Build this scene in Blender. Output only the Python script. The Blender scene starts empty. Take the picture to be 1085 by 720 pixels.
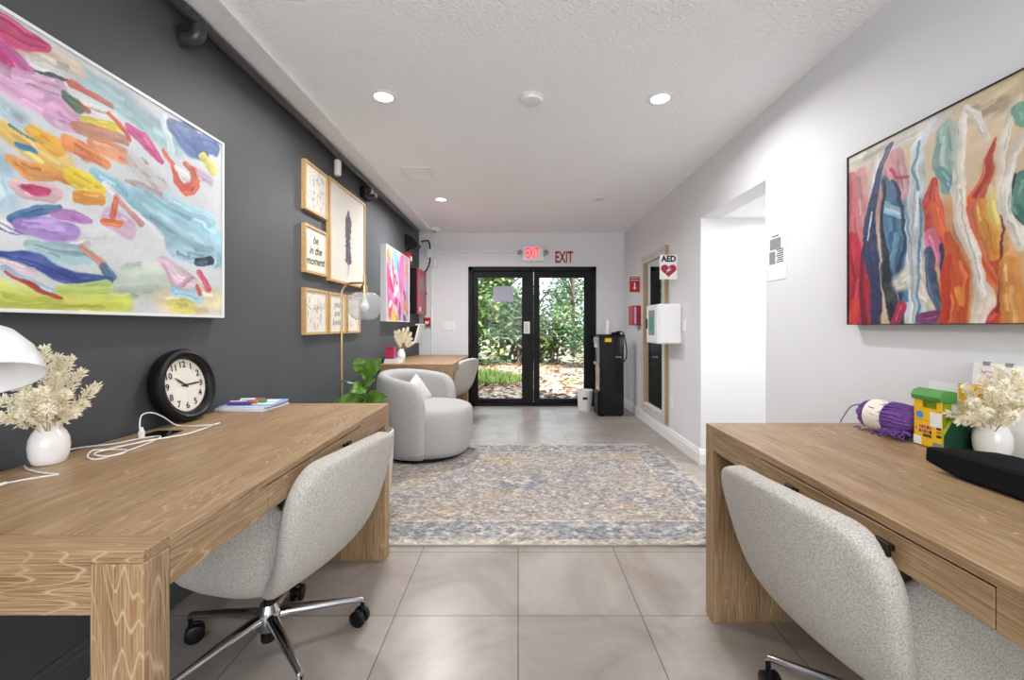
import bpy, math, random
import numpy as np
from mathutils import Vector, Matrix, noise as mnoise

S = bpy.context.scene
COL = S.collection
random.seed(7)
PI = math.pi

# ------------------------------------------------------------------ camera
F, CX, CY, H = 466.0, 549.0, 345.0, 1.15       # focal length (px), vanishing point, eye height
cam_d = bpy.data.cameras.new('camera')
cam = bpy.data.objects.new('camera', cam_d)
COL.objects.link(cam)
cam.location = (0, 0, H)
cam.rotation_euler = (PI / 2, 0, 0)
cam_d.sensor_width = 36.0
cam_d.lens = F / 1085 * 36
cam_d.shift_x = (542.5 - CX) / 1085
cam_d.shift_y = -(360 - CY) / 1085
cam_d.clip_start = 0.02
cam_d.clip_end = 200
S.camera = cam

# ------------------------------------------------------------------ exposure, sky, sun, big lights
S.view_settings.view_transform = 'Standard'
S.view_settings.look = 'None'
S.view_settings.gamma = 1
S.view_settings.use_curve_mapping = False
S.view_settings.exposure = 0.25
E_FILL, E_DOWN, E_HALL, E_SUN, E_SKY = 66.0, 14.5, 24.0, 9.0, 2.2

w = bpy.data.worlds.new('sky')
S.world = w
w.use_nodes = True
wn = w.node_tree
wn.nodes.clear()
wo = wn.nodes.new('ShaderNodeOutputWorld')
wb = wn.nodes.new('ShaderNodeBackground')
wb.inputs[0].default_value = (0.80, 0.90, 1.0, 1)
wb.inputs[1].default_value = E_SKY
wn.links.new(wb.outputs[0], wo.inputs[0])


def light(name, kind, loc, rot, energy, color=(1, 1, 1), size=1.0, size_y=None, shape=None, spread=None, parent=None):
    d = bpy.data.lights.new(name, kind)
    d.energy = energy
    d.color = color
    if kind == 'AREA':
        d.shape = shape or ('RECTANGLE' if size_y else 'DISK')
        d.size = size
        if size_y:
            d.size_y = size_y
        if spread:
            d.spread = spread
    o = bpy.data.objects.new(name, d)
    COL.objects.link(o)
    o.location = loc
    o.rotation_euler = rot
    if parent:
        o.parent = parent
    return o


sun = light('sun', 'SUN', (8, 0, 12), (math.radians(38), math.radians(32), 0), E_SUN, (1.0, 0.95, 0.86))
sun.data.angle = math.radians(1.0)
# added fill lamp behind the camera, tilted upward to brighten the ceiling
light('back_fill_lamp', 'AREA', (0.1, -2.38, 1.45), (PI / 2 + 0.42, 0, 0), E_FILL, (0.96, 0.98, 1.0), 2.3, 1.7)
# area lamp added under the passage ceiling, without a fitting, to whiten the passage
light('passage_fill', 'AREA', (2.6, 3.18, 2.0), (0, 0, 0), E_HALL, (1, 0.99, 0.97), 1.4, 0.7)
S.cycles.max_bounces = 10
S.cycles.diffuse_bounces = 6
S.cycles.glossy_bounces = 4
S.cycles.transparent_max_bounces = 12
S.cycles.sample_clamp_indirect = 6.0


# ------------------------------------------------------------------ helpers
def lin(c):
    return tuple(((v / 255) / 12.92 if v <= 10.31 else ((v / 255 + 0.055) / 1.055) ** 2.4) for v in c[:3])


def P(x, y, Y=None, X=None, z=None):
    """The point of the place seen at (x, y) of the photograph on the plane Y, X or z."""
    if X is not None:
        Y = F * X / (x - CX)
    elif z is not None:
        Y = F * (H - z) / (y - CY)
    return Vector(((x - CX) / F * Y, Y, H + (CY - y) / F * Y))


class MB:
    def __init__(s):
        s.v, s.f, s.m = [], [], []

    def add(s, vs, fs, mi=0):
        b = len(s.v)
        s.v += [tuple(v) for v in vs]
        s.f += [tuple(b + i for i in f) for f in fs]
        s.m += [mi] * len(fs)
        return s

    def box(s, a, b, mi=0, bev=0.0, M=None):
        x0, x1 = sorted((a[0], b[0])); y0, y1 = sorted((a[1], b[1])); z0, z1 = sorted((a[2], b[2]))
        if bev > 0:
            e = min(bev, (x1 - x0) / 2.01, (y1 - y0) / 2.01, (z1 - z0) / 2.01)
            vs, idx = [], {}
            for i, x in enumerate((x0, x1)):
                for j, y in enumerate((y0, y1)):
                    for k, z in enumerate((z0, z1)):
                        sx, sy, sz = (e if i == 0 else -e), (e if j == 0 else -e), (e if k == 0 else -e)
                        idx[i, j, k, 0] = len(vs); vs.append(Vector((x, y + sy, z + sz)))
                        idx[i, j, k, 1] = len(vs); vs.append(Vector((x + sx, y, z + sz)))
                        idx[i, j, k, 2] = len(vs); vs.append(Vector((x + sx, y + sy, z)))
            fs = []
            for i in (0, 1):
                q = [idx[i, 0, 0, 0], idx[i, 1, 0, 0], idx[i, 1, 1, 0], idx[i, 0, 1, 0]]
                fs.append(q if i else q[::-1])
                q = [idx[0, i, 0, 1], idx[1, i, 0, 1], idx[1, i, 1, 1], idx[0, i, 1, 1]]
                fs.append(q[::-1] if i else q)
                q = [idx[0, 0, i, 2], idx[1, 0, i, 2], idx[1, 1, i, 2], idx[0, 1, i, 2]]
                fs.append(q if i else q[::-1])
            for i in (0, 1):
                for j in (0, 1):
                    a1 = [idx[i, j, 0, 0], idx[i, j, 0, 1], idx[i, j, 1, 1], idx[i, j, 1, 0]]
                    fs.append(a1 if i == j else a1[::-1])
                    a1 = [idx[i, 0, j, 0], idx[i, 1, j, 0], idx[i, 1, j, 2], idx[i, 0, j, 2]]
                    fs.append(a1[::-1] if i == j else a1)
                    a1 = [idx[0, i, j, 1], idx[1, i, j, 1], idx[1, i, j, 2], idx[0, i, j, 2]]
                    fs.append(a1 if i == j else a1[::-1])
                    for k in (0, 1):
                        t = [idx[i, j, k, 0], idx[i, j, k, 1], idx[i, j, k, 2]]
                        fs.append(t if (i + j + k) % 2 == 1 else t[::-1])
        else:
            vs = [Vector(p) for p in ((x0, y0, z0), (x1, y0, z0), (x1, y1, z0), (x0, y1, z0),
                                      (x0, y0, z1), (x1, y0, z1), (x1, y1, z1), (x0, y1, z1))]
            fs = [(3, 2, 1, 0), (4, 5, 6, 7), (0, 1, 5, 4), (1, 2, 6, 5), (2, 3, 7, 6), (3, 0, 4, 7)]
        if M is not None:
            vs = [M @ v for v in vs]
        return s.add(vs, fs, mi)

    def tube(s, pts, r, n=10, mi=0, caps=True):
        pts = [Vector(p) for p in pts]
        rs = r if isinstance(r, (list, tuple)) else [r] * len(pts)
        vs, fs = [], []
        up = None
        for i, p in enumerate(pts):
            t = (pts[min(i + 1, len(pts) - 1)] - pts[max(i - 1, 0)]).normalized()
            if up is None:
                up = t.orthogonal().normalized()
            else:
                up = (up - t * up.dot(t))
                up = up.normalized() if up.length > 1e-6 else t.orthogonal().normalized()
            bi = t.cross(up)
            for k in range(n):
                a = 2 * PI * k / n
                vs.append(p + (up * math.cos(a) + bi * math.sin(a)) * rs[i])
        for i in range(len(pts) - 1):
            for k in range(n):
                fs.append((i * n + k, i * n + (k + 1) % n, (i + 1) * n + (k + 1) % n, (i + 1) * n + k))
        if caps:
            fs.append(tuple(range(n - 1, -1, -1)))
            fs.append(tuple((len(pts) - 1) * n + k for k in range(n)))
        return s.add(vs, fs, mi)

    def lathe(s, prof, c=(0, 0, 0), n=32, mi=0, M=None, closed=False):
        vs, fs = [], []
        for r, z in prof:
            for k in range(n):
                a = 2 * PI * k / n
                v = Vector((r * math.cos(a), r * math.sin(a), z))
                if M is not None:
                    v = M @ v
                vs.append(v + Vector(c))
        m = len(prof)
        for i in range(m if closed else m - 1):
            j = (i + 1) % m
            for k in range(n):
                fs.append((i * n + k, i * n + (k + 1) % n, j * n + (k + 1) % n, j * n + k))
        return s.add(vs, fs, mi)

    def disc(s, c, r, axis='z', n=24, mi=0, flip=False):
        vs = []
        for k in range(n):
            a = 2 * PI * k / n
            p = (r * math.cos(a), r * math.sin(a))
            vs.append(Vector(c) + Vector({'z': (p[0], p[1], 0), 'y': (p[0], 0, p[1]), 'x': (0, p[0], p[1])}[axis]))
        f = tuple(range(n))
        return s.add(vs, [f[::-1] if flip else f], mi)

    def grid(s, rows, closed_u=False, mi=0):
        nr, nc = len(rows), len(rows[0])
        fs = []
        for i in range(nr - 1):
            for j in range(nc if closed_u else nc - 1):
                k = (j + 1) % nc
                fs.append((i * nc + j, i * nc + k, (i + 1) * nc + k, (i + 1) * nc + j))
        return s.add([v for r in rows for v in r], fs, mi)

    def prism(s, poly, d, mi=0):
        """poly: list of 3-D points, extruded by vector d."""
        n = len(poly)
        d = Vector(d)
        vs = [Vector(p) for p in poly] + [Vector(p) + d for p in poly]
        fs = [tuple(range(n - 1, -1, -1)), tuple(range(n, 2 * n))]
        fs += [(i, (i + 1) % n, n + (i + 1) % n, n + i) for i in range(n)]
        return s.add(vs, fs, mi)

    def build(s, name, mats, parent=None, origin=None, smooth=False, subsurf=0, fix=True):
        if not isinstance(mats, (list, tuple)):
            mats = [mats]
        if origin is None:
            origin = parent['_o'] if parent is not None and '_o' in ORI.get(parent.name, {}) else None
        o0 = Vector(origin) if origin is not None else (ORI[parent.name]['v'] if parent is not None and parent.name in ORI else Vector((0, 0, 0)))
        me = bpy.data.meshes.new(name)
        me.from_pydata([tuple(Vector(v) - o0) for v in s.v], [], s.f)
        for m in mats:
            me.materials.append(m)
        me.polygons.foreach_set('material_index', s.m)
        me.polygons.foreach_set('use_smooth', [smooth] * len(me.polygons))
        me.update()
        if fix:
            import bmesh
            bm = bmesh.new(); bm.from_mesh(me)
            bmesh.ops.recalc_face_normals(bm, faces=bm.faces)
            bm.to_mesh(me); bm.free()
        ob = bpy.data.objects.new(name, me)
        COL.objects.link(ob)
        if parent is not None:
            ob.parent = parent
        else:
            ob.location = o0
        ORI[ob.name] = {'v': o0.copy()}
        if subsurf:
            sm = ob.modifiers.new('subdivision', 'SUBSURF')
            sm.levels = subsurf
            sm.render_levels = subsurf
        if smooth and not subsurf:
            try:
                me.set_sharp_from_angle(angle=math.radians(40))
            except Exception:
                pass
        return ob


ORI = {}


def tag(o, label, cat, group=None, kind=None):
    o['label'] = label
    o['category'] = cat
    if group:
        o['group'] = group
    if kind:
        o['kind'] = kind
    return o


def thing(name, label, cat, loc=(0, 0, 0), rz=0.0, group=None, local=False):
    """An Empty at the thing's base. Parts are given in world coordinates, or in the thing's own when local."""
    o = bpy.data.objects.new(name, None)
    o.empty_display_size = 0.05
    COL.objects.link(o)
    o.location = loc
    o.rotation_euler = (0, 0, rz)
    ORI[o.name] = {'v': Vector((0, 0, 0)) if local else Vector(loc)}
    return tag(o, label, cat, group)


def struct(mb, name, mat, smooth=False, parent=None):
    o = mb.build(name, mat, parent, smooth=smooth)
    if parent is None:
        o['kind'] = 'structure'
    return o


def copy_tree(o, parent=None):
    c = o.copy()
    COL.objects.link(c)
    ORI[c.name] = ORI.get(o.name, {'v': Vector((0, 0, 0))})
    if parent is not None:
        c.parent = parent
    for ch in list(o.children):
        copy_tree(ch, c)
    return c


def text_mb(body, size, origin, right, up, extrude=0.0008, mi=0, align='CENTER', bold=0.0, sx=1.0):
    """Flat lettering: returns an MB with the letters laid on the plane spanned by right/up."""
    cu = bpy.data.curves.new('lettering', 'FONT')
    cu.body = body
    cu.size = size
    cu.align_x = align
    cu.align_y = 'CENTER'
    cu.extrude = extrude
    cu.offset = bold
    cu.resolution_u = 3
    ob = bpy.data.objects.new('lettering', cu)
    COL.objects.link(ob)
    dg = bpy.context.evaluated_depsgraph_get()
    me = bpy.data.meshes.new_from_object(ob.evaluated_get(dg))
    r, u = Vector(right).normalized(), Vector(up).normalized()
    nrm = r.cross(u)
    o = Vector(origin)
    mb = MB()
    mb.add([o + r * v.co.x * sx + u * v.co.y + nrm * v.co.z for v in me.vertices], [tuple(p.vertices) for p in me.polygons], mi)
    bpy.data.objects.remove(ob)
    bpy.data.curves.remove(cu)
    bpy.data.meshes.remove(me)
    return mb


def spline(pts, n=8):
    pts = [Vector(p) for p in pts]
    out = []
    for i in range(len(pts) - 1):
        p0, p1, p2, p3 = pts[max(i - 1, 0)], pts[i], pts[i + 1], pts[min(i + 2, len(pts) - 1)]
        for k in range(n):
            t = k / n
            out.append(0.5 * ((2 * p1) + (p2 - p0) * t + (2 * p0 - 5 * p1 + 4 * p2 - p3) * t * t + (3 * p1 - p0 - 3 * p2 + p3) * t ** 3))
    out.append(pts[-1])
    return out


# ------------------------------------------------------------------ materials
def new_mat(name):
    m = bpy.data.materials.new(name)
    m.use_nodes = True
    nt = m.node_tree
    return m, nt, nt.nodes['Principled BSDF']


def N(nt, t, **kw):
    n = nt.nodes.new(t)
    for k, v in kw.items():
        setattr(n, k, v)
    return n


def ramp(nt, stops, interp='LINEAR'):
    r = nt.nodes.new('ShaderNodeValToRGB')
    r.color_ramp.interpolation = interp
    e = r.color_ramp.elements
    while len(e) > 1:
        e.remove(e[-1])
    e[0].position = stops[0][0]
    e[0].color = (*stops[0][1], 1)
    for p, c in stops[1:]:
        x = e.new(p)
        x.color = (*c, 1)
    return r


def plain(name, rgb, rough=0.5, metal=0.0, var=0.06, scale=30, bump=0.0, bscale=200, spec=0.5, coat=0.0):
    m, nt, b = new_mat(name)
    c = lin(rgb)
    tc = N(nt, 'ShaderNodeTexCoord')
    nz = N(nt, 'ShaderNodeTexNoise')
    nz.inputs['Scale'].default_value = scale
    nz.inputs['Detail'].default_value = 3
    nt.links.new(tc.outputs['Object'], nz.inputs['Vector'])
    r = ramp(nt, [(0.3, tuple(max(0, v * (1 - var)) for v in c)), (0.7, tuple(min(1, v * (1 + var)) for v in c))])
    nt.links.new(nz.outputs['Fac'], r.inputs[0])
    nt.links.new(r.outputs[0], b.inputs['Base Color'])
    b.inputs['Roughness'].default_value = rough
    b.inputs['Metallic'].default_value = metal
    b.inputs['Specular IOR Level'].default_value = spec
    b.inputs['Coat Weight'].default_value = coat
    if bump:
        n2 = N(nt, 'ShaderNodeTexNoise')
        n2.inputs['Scale'].default_value = bscale
        n2.inputs['Detail'].default_value = 2
        nt.links.new(tc.outputs['Object'], n2.inputs['Vector'])
        bp = N(nt, 'ShaderNodeBump')
        bp.inputs['Strength'].default_value = bump
        bp.inputs['Distance'].default_value = 0.01
        nt.links.new(n2.outputs['Fac'], bp.inputs['Height'])
        nt.links.new(bp.outputs[0], b.inputs['Normal'])
    return m


def emissive(name, rgb, strength):
    m, nt, b = new_mat(name)
    b.inputs['Base Color'].default_value = (*lin(rgb), 1)
    b.inputs['Emission Color'].default_value = (*lin(rgb), 1)
    b.inputs['Emission Strength'].default_value = strength
    return m


def glass(name, tint=(1, 1, 1), refl=1.0, haze=0.0):
    m = bpy.data.materials.new(name)
    m.use_nodes = True
    nt = m.node_tree
    nt.nodes.clear()
    out = N(nt, 'ShaderNodeOutputMaterial')
    tr = N(nt, 'ShaderNodeBsdfTransparent')
    tr.inputs[0].default_value = (*tint, 1)
    gl = N(nt, 'ShaderNodeBsdfGlossy')
    gl.inputs['Roughness'].default_value = 0.02
    fr = N(nt, 'ShaderNodeLayerWeight')
    pw = N(nt, 'ShaderNodeMath', operation='POWER')
    pw.inputs[1].default_value = 4.0
    nt.links.new(fr.outputs['Facing'], pw.inputs[0])
    mu = N(nt, 'ShaderNodeMath', operation='MULTIPLY_ADD')
    mu.inputs[1].default_value = 0.7 * refl
    mu.inputs[2].default_value = 0.025 * refl
    nt.links.new(pw.outputs[0], mu.inputs[0])
    mx = N(nt, 'ShaderNodeMixShader')
    nt.links.new(mu.outputs[0], mx.inputs[0])
    nt.links.new(tr.outputs[0], mx.inputs[1])
    nt.links.new(gl.outputs[0], mx.inputs[2])
    last = mx
    if haze:
        df = N(nt, 'ShaderNodeBsdfDiffuse')
        df.inputs[0].default_value = (0.85, 0.86, 0.88, 1)
        m2 = N(nt, 'ShaderNodeMixShader')
        m2.inputs[0].default_value = haze
        nt.links.new(mx.outputs[0], m2.inputs[1])
        nt.links.new(df.outputs[0], m2.inputs[2])
        last = m2
    nt.links.new(last.outputs[0], out.inputs[0])
    return m


def wood(name, axis, base, light_c, pale, rough=0.42):
    """Limed oak: pale pores follow the stretched growth rings along the axis."""
    m, nt, b = new_mat(name)
    tc = N(nt, 'ShaderNodeTexCoord')
    L = nt.links.new

    def mapped(along, across):
        mp = N(nt, 'ShaderNodeMapping')
        sc = [across] * 3
        sc['xyz'.index(axis)] = along
        mp.inputs['Scale'].default_value = sc
        L(tc.outputs['Object'], mp.inputs[0])
        return mp
    n1 = N(nt, 'ShaderNodeTexNoise'); n1.inputs['Scale'].default_value = 1; n1.inputs['Detail'].default_value = 2
    L(mapped(0.9, 9.0).outputs[0], n1.inputs['Vector'])
    mul = N(nt, 'ShaderNodeMath', operation='MULTIPLY'); mul.inputs[1].default_value = 34
    L(n1.outputs['Fac'], mul.inputs[0])
    fr = N(nt, 'ShaderNodeMath', operation='FRACT'); L(mul.outputs[0], fr.inputs[0])
    rr = ramp(nt, [(0.0, (0, 0, 0)), (0.36, (0, 0, 0)), (0.5, (0.72,) * 3), (0.60, (0.15,) * 3), (1.0, (0, 0, 0))])
    L(fr.outputs[0], rr.inputs[0])
    n2 = N(nt, 'ShaderNodeTexNoise'); n2.inputs['Scale'].default_value = 1; n2.inputs['Detail'].default_value = 3
    L(mapped(7, 330).outputs[0], n2.inputs['Vector'])
    r2 = ramp(nt, [(0.40, (0, 0, 0)), (0.66, (1, 1, 1))])
    L(n2.outputs['Fac'], r2.inputs[0])
    n4 = N(nt, 'ShaderNodeTexNoise'); n4.inputs['Scale'].default_value = 1; n4.inputs['Detail'].default_value = 1
    L(mapped(2.0, 5.0).outputs[0], n4.inputs['Vector'])
    r4 = ramp(nt, [(0.40, (0.08,) * 3), (0.58, (1, 1, 1))])
    L(n4.outputs['Fac'], r4.inputs[0])
    ma = N(nt, 'ShaderNodeMath', operation='MULTIPLY'); L(rr.outputs[0], ma.inputs[0]); L(r4.outputs[0], ma.inputs[1])
    mb_ = N(nt, 'ShaderNodeMath', operation='MULTIPLY'); L(r2.outputs[0], mb_.inputs[0]); mb_.inputs[1].default_value = 0.5
    mx = N(nt, 'ShaderNodeMath', operation='MAXIMUM'); L(ma.outputs[0], mx.inputs[0]); L(mb_.outputs[0], mx.inputs[1])
    n3 = N(nt, 'ShaderNodeTexNoise'); n3.inputs['Scale'].default_value = 1; n3.inputs['Detail'].default_value = 4
    L(mapped(1.2, 14).outputs[0], n3.inputs['Vector'])
    r3 = ramp(nt, [(0.3, lin(base)), (0.7, lin(light_c))])
    L(n3.outputs['Fac'], r3.inputs[0])
    mix = N(nt, 'ShaderNodeMix', data_type='RGBA')
    L(mx.outputs[0], mix.inputs['Factor']); L(r3.outputs[0], mix.inputs['A'])
    mix.inputs['B'].default_value = (*lin(pale), 1)
    L(mix.outputs['Result'], b.inputs['Base Color'])
    b.inputs['Roughness'].default_value = rough
    bp = N(nt, 'ShaderNodeBump'); bp.inputs['Strength'].default_value = 0.12; bp.inputs['Distance'].default_value = 0.004
    L(mx.outputs[0], bp.inputs['Height']); L(bp.outputs[0], b.inputs['Normal'])
    return m


def fabric(name, c0, c1, scale=420, bump=0.6, sheen=0.12):
    m, nt, b = new_mat(name)
    L = nt.links.new
    tc = N(nt, 'ShaderNodeTexCoord')
    v = N(nt, 'ShaderNodeTexVoronoi'); v.inputs['Scale'].default_value = scale
    L(tc.outputs['Object'], v.inputs['Vector'])
    nz = N(nt, 'ShaderNodeTexNoise'); nz.inputs['Scale'].default_value = scale * 0.55; nz.inputs['Detail'].default_value = 3
    L(tc.outputs['Object'], nz.inputs['Vector'])
    r = ramp(nt, [(0.32, lin(c0)), (0.62, lin(c1))])
    L(nz.outputs['Fac'], r.inputs[0])
    L(r.outputs[0], b.inputs['Base Color'])
    b.inputs['Roughness'].default_value = 0.95
    b.inputs['Specular IOR Level'].default_value = 0.15
    b.inputs['Sheen Weight'].default_value = sheen
    bp = N(nt, 'ShaderNodeBump'); bp.inputs['Strength'].default_value = bump; bp.inputs['Distance'].default_value = 0.003
    L(v.outputs['Distance'], bp.inputs['Height']); L(bp.outputs[0], b.inputs['Normal'])
    return m


def painted(name, rough=0.6, bump=0.25, scale=60):
    m, nt, b = new_mat(name)
    L = nt.links.new
    at = N(nt, 'ShaderNodeAttribute', attribute_name='paint')
    tc = N(nt, 'ShaderNodeTexCoord')
    nz = N(nt, 'ShaderNodeTexNoise'); nz.inputs['Scale'].default_value = scale; nz.inputs['Detail'].default_value = 4
    L(tc.outputs['Object'], nz.inputs['Vector'])
    hs = N(nt, 'ShaderNodeMix', data_type='RGBA', blend_type='MULTIPLY')
    hs.inputs['Factor'].default_value = 0.35
    r = ramp(nt, [(0.3, (0.8,) * 3), (0.6, (1.0,) * 3)])
    L(nz.outputs['Fac'], r.inputs[0])
    L(at.outputs['Color'], hs.inputs['A']); L(r.outputs[0], hs.inputs['B'])
    L(hs.outputs['Result'], b.inputs['Base Color'])
    b.inputs['Roughness'].default_value = rough
    bp = N(nt, 'ShaderNodeBump'); bp.inputs['Strength'].default_value = bump; bp.inputs['Distance'].default_value = 0.003
    L(nz.outputs['Fac'], bp.inputs['Height']); L(bp.outputs[0], b.inputs['Normal'])
    return m


def leafy(name, stops, rough=0.5, trans=0.25):
    m, nt, b = new_mat(name)
    L = nt.links.new
    g = N(nt, 'ShaderNodeNewGeometry')
    r = ramp(nt, [(p, lin(c)) for p, c in stops])
    L(g.outputs['Random Per Island'], r.inputs[0])
    L(r.outputs[0], b.inputs['Base Color'])
    b.inputs['Roughness'].default_value = rough
    if trans:
        out = nt.nodes['Material Output']
        tl = N(nt, 'ShaderNodeBsdfTranslucent')
        L(r.outputs[0], tl.inputs[0])
        mx = N(nt, 'ShaderNodeMixShader'); mx.inputs[0].default_value = trans
        L(b.outputs[0], mx.inputs[1]); L(tl.outputs[0], mx.inputs[2])
        L(mx.outputs[0], out.inputs[0])
    return m


M_white = plain('white_wall_paint', (224, 225, 227), 0.75, var=0.012, scale=2, bump=0.05, bscale=60, spec=0.2)
M_ceil = plain('textured_white_ceiling', (249, 250, 252), 0.9, var=0.012, scale=4, bump=1.0, bscale=75, spec=0.1)
M_dark = plain('charcoal_wall_paint', (80, 82, 85), 0.55, var=0.03, scale=3, bump=0.06, bscale=120, spec=0.3)
M_trim = plain('white_gloss_trim', (236, 236, 236), 0.4, var=0.01)
M_beam = plain('grey_white_beam', (236, 235, 233), 0.6, var=0.03)
M_pipe = plain('charcoal_pipe', (52, 53, 56), 0.3, var=0.05)
M_black = plain('black_frame', (10, 10, 10), 0.5, var=0.1, spec=0.25)
M_blackgloss = plain('gloss_black', (12, 12, 13), 0.16, var=0.1, spec=0.4)
M_blackplastic = plain('black_plastic', (15, 15, 16), 0.42, var=0.1, spec=0.3)
M_chrome = plain('polished_aluminium', (205, 206, 208), 0.16, 1.0, var=0.03)
M_brass = plain('brushed_brass', (196, 168, 120), 0.28, 1.0, var=0.04)
M_bronze = plain('dark_bronze', (52, 42, 34), 0.35, 0.8, var=0.1)
M_ceramic = plain('white_ceramic', (238, 236, 232), 0.18, var=0.02)
M_whiteplastic = plain('white_plastic', (232, 232, 232), 0.35, var=0.015)
M_whitemetal = plain('white_enamel', (235, 235, 236), 0.3, var=0.01)
M_paper = plain('white_paper', (236, 236, 234), 0.8, var=0.02)
M_grey = plain('mid_grey', (140, 141, 145), 0.6, var=0.04)
M_lilacpaper = plain('grey_lilac_paper', (176, 176, 194), 0.8, var=0.03)
M_red = plain('red_enamel', (176, 28, 40), 0.4, var=0.04)
M_crimson = plain('crimson_enamel', (166, 36, 62), 0.35, var=0.04)
M_redletter = plain('red_lettering', (150, 34, 32), 0.6, var=0.03)
M_ink = plain('black_ink', (28, 28, 30), 0.7, var=0.05)
M_cream = plain('cream_print_paper', (232, 226, 214), 0.75, var=0.02)
M_oakframe = plain('light_oak_moulding', (202, 164, 112), 0.5, var=0.12, scale=60)
M_wash = plain('whitewashed_wood', (206, 202, 194), 0.6, var=0.10, scale=40)
M_brownwood = plain('brown_wood_side', (164, 140, 106), 0.55, var=0.10, scale=50)
M_pampas = plain('dried_cream_plume', (250, 243, 222), 0.9, var=0.06, scale=90)
M_stalk = plain('dried_stalk', (206, 186, 128), 0.8, var=0.1)
M_glass = glass('clear_glass', refl=0.25)
M_globe = glass('smoked_clear_globe', (0.93, 0.93, 0.93), 1.4, 0.22)
M_clockglass = glass('clock_glass', (1, 1, 1), 0.5)
M_lamp_on = emissive('lit_diffuser', (255, 252, 245), 6.0)
M_lamp_off = plain('unlit_diffuser', (214, 208, 198), 0.4)
M_exit = emissive('lit_exit_red', (255, 60, 70), 1.1)
M_yellow = plain('yellow_card', (238, 190, 26), 0.5, var=0.03)
M_greenlid = plain('green_lid_card', (80, 152, 70), 0.5, var=0.05)
M_darkgreen = plain('dark_green_card', (12, 62, 40), 0.5, var=0.05)
M_lime = plain('lime_card', (150, 180, 40), 0.5, var=0.04)
M_orange = plain('orange_print', (214, 110, 40), 0.5)
M_purplebit = plain('purple_print', (112, 60, 150), 0.5)
M_bluebit = plain('blue_print', (80, 140, 210), 0.5)
M_pink = plain('pink_print', (216, 60, 112), 0.5)
M_teal = plain('teal_print', (60, 150, 130), 0.5)
M_yarn = plain('purple_yarn', (124, 88, 158), 0.95, var=0.25, scale=120, bump=0.5, bscale=500, spec=0.1)
M_speaker = fabric('black_speaker_cloth', (14, 14, 15), (24, 24, 26), 900, 0.3, 0.0)
M_chair = fabric('oatmeal_boucle', (160, 155, 147), (208, 203, 195), 520, 0.4)
M_arm = fabric('grey_boucle', (156, 155, 155), (190, 189, 188), 420, 0.45)
M_pillow = fabric('pale_grey_weave', (196, 195, 193), (226, 225, 223), 300, 0.4)
WD = dict(base=(118, 87, 55), light_c=(152, 117, 77), pale=(208, 184, 150))
M_wood_x = wood('limed_oak_across', 'x', **WD)
M_wood_y = wood('limed_oak_along', 'y', **WD)
M_wood_z = wood('limed_oak_upright', 'z', **WD)
M_paint = painted('acrylic_paint_on_canvas', 0.5)
M_rugtop = painted('woven_rug_pile', 0.95, 0.5, 300)
M_rugside = plain('rug_binding', (170, 162, 152), 0.95)
M_mirror = plain('mirror_silver', (232, 234, 234), 0.02, 1.0, var=0.0)
M_leaf = leafy('fiddle_leaf', [(0.0, (66, 100, 40)), (0.5, (100, 142, 52)), (1.0, (156, 186, 74))], 0.4, 0.12)
M_soil = plain('potting_soil', (54, 42, 34), 0.95, var=0.2)
M_bark = plain('tree_bark', (96, 84, 72), 0.9, var=0.25, scale=14, bump=0.6, bscale=30)


def floor_material():
    m, nt, b = new_mat('large_greige_floor_tile')
    L = nt.links.new
    g = N(nt, 'ShaderNodeNewGeometry')
    mp = N(nt, 'ShaderNodeMapping')
    mp.inputs['Location'].default_value = (4.9, 4.9 - 1.746 + 0.49, 0)
    L(g.outputs['Position'], mp.inputs[0])
    br = N(nt, 'ShaderNodeTexBrick', offset=0.0, squash=1.0)
    br.inputs['Scale'].default_value = 1
    br.inputs['Brick Width'].default_value = 0.49
    br.inputs['Row Height'].default_value = 0.49
    br.inputs['Mortar Size'].default_value = 0.0022
    br.inputs['Mortar Smooth'].default_value = 0.1
    br.inputs['Color1'].default_value = (0.88, 0.88, 0.88, 1)
    br.inputs['Color2'].default_value = (1, 1, 1, 1)
    br.inputs['Mortar'].default_value = (0.30, 0.28, 0.27, 1)
    L(mp.outputs[0], br.inputs['Vector'])
    nz = N(nt, 'ShaderNodeTexNoise'); nz.inputs['Scale'].default_value = 2.3; nz.inputs['Detail'].default_value = 7
    nz.inputs['Roughness'].default_value = 0.62; nz.inputs['Distortion'].default_value = 0.9
    L(g.outputs['Position'], nz.inputs['Vector'])
    r = ramp(nt, [(0.28, lin((140, 129, 119))), (0.5, lin((161, 152, 144))), (0.72, lin((180, 172, 164)))])
    L(nz.outputs['Fac'], r.inputs[0])
    mx = N(nt, 'ShaderNodeMix', data_type='RGBA', blend_type='MULTIPLY'); mx.inputs['Factor'].default_value = 1
    L(r.outputs[0], mx.inputs['A']); L(br.outputs['Color'], mx.inputs['B'])
    L(mx.outputs['Result'], b.inputs['Base Color'])
    b.inputs['Roughness'].default_value = 0.30
    bp = N(nt, 'ShaderNodeBump'); bp.inputs['Strength'].default_value = 0.25; bp.inputs['Distance'].default_value = 0.003
    bp.invert = True
    L(br.outputs['Fac'], bp.inputs['Height']); L(bp.outputs[0], b.inputs['Normal'])
    return m


M_floor = floor_material()


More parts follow.
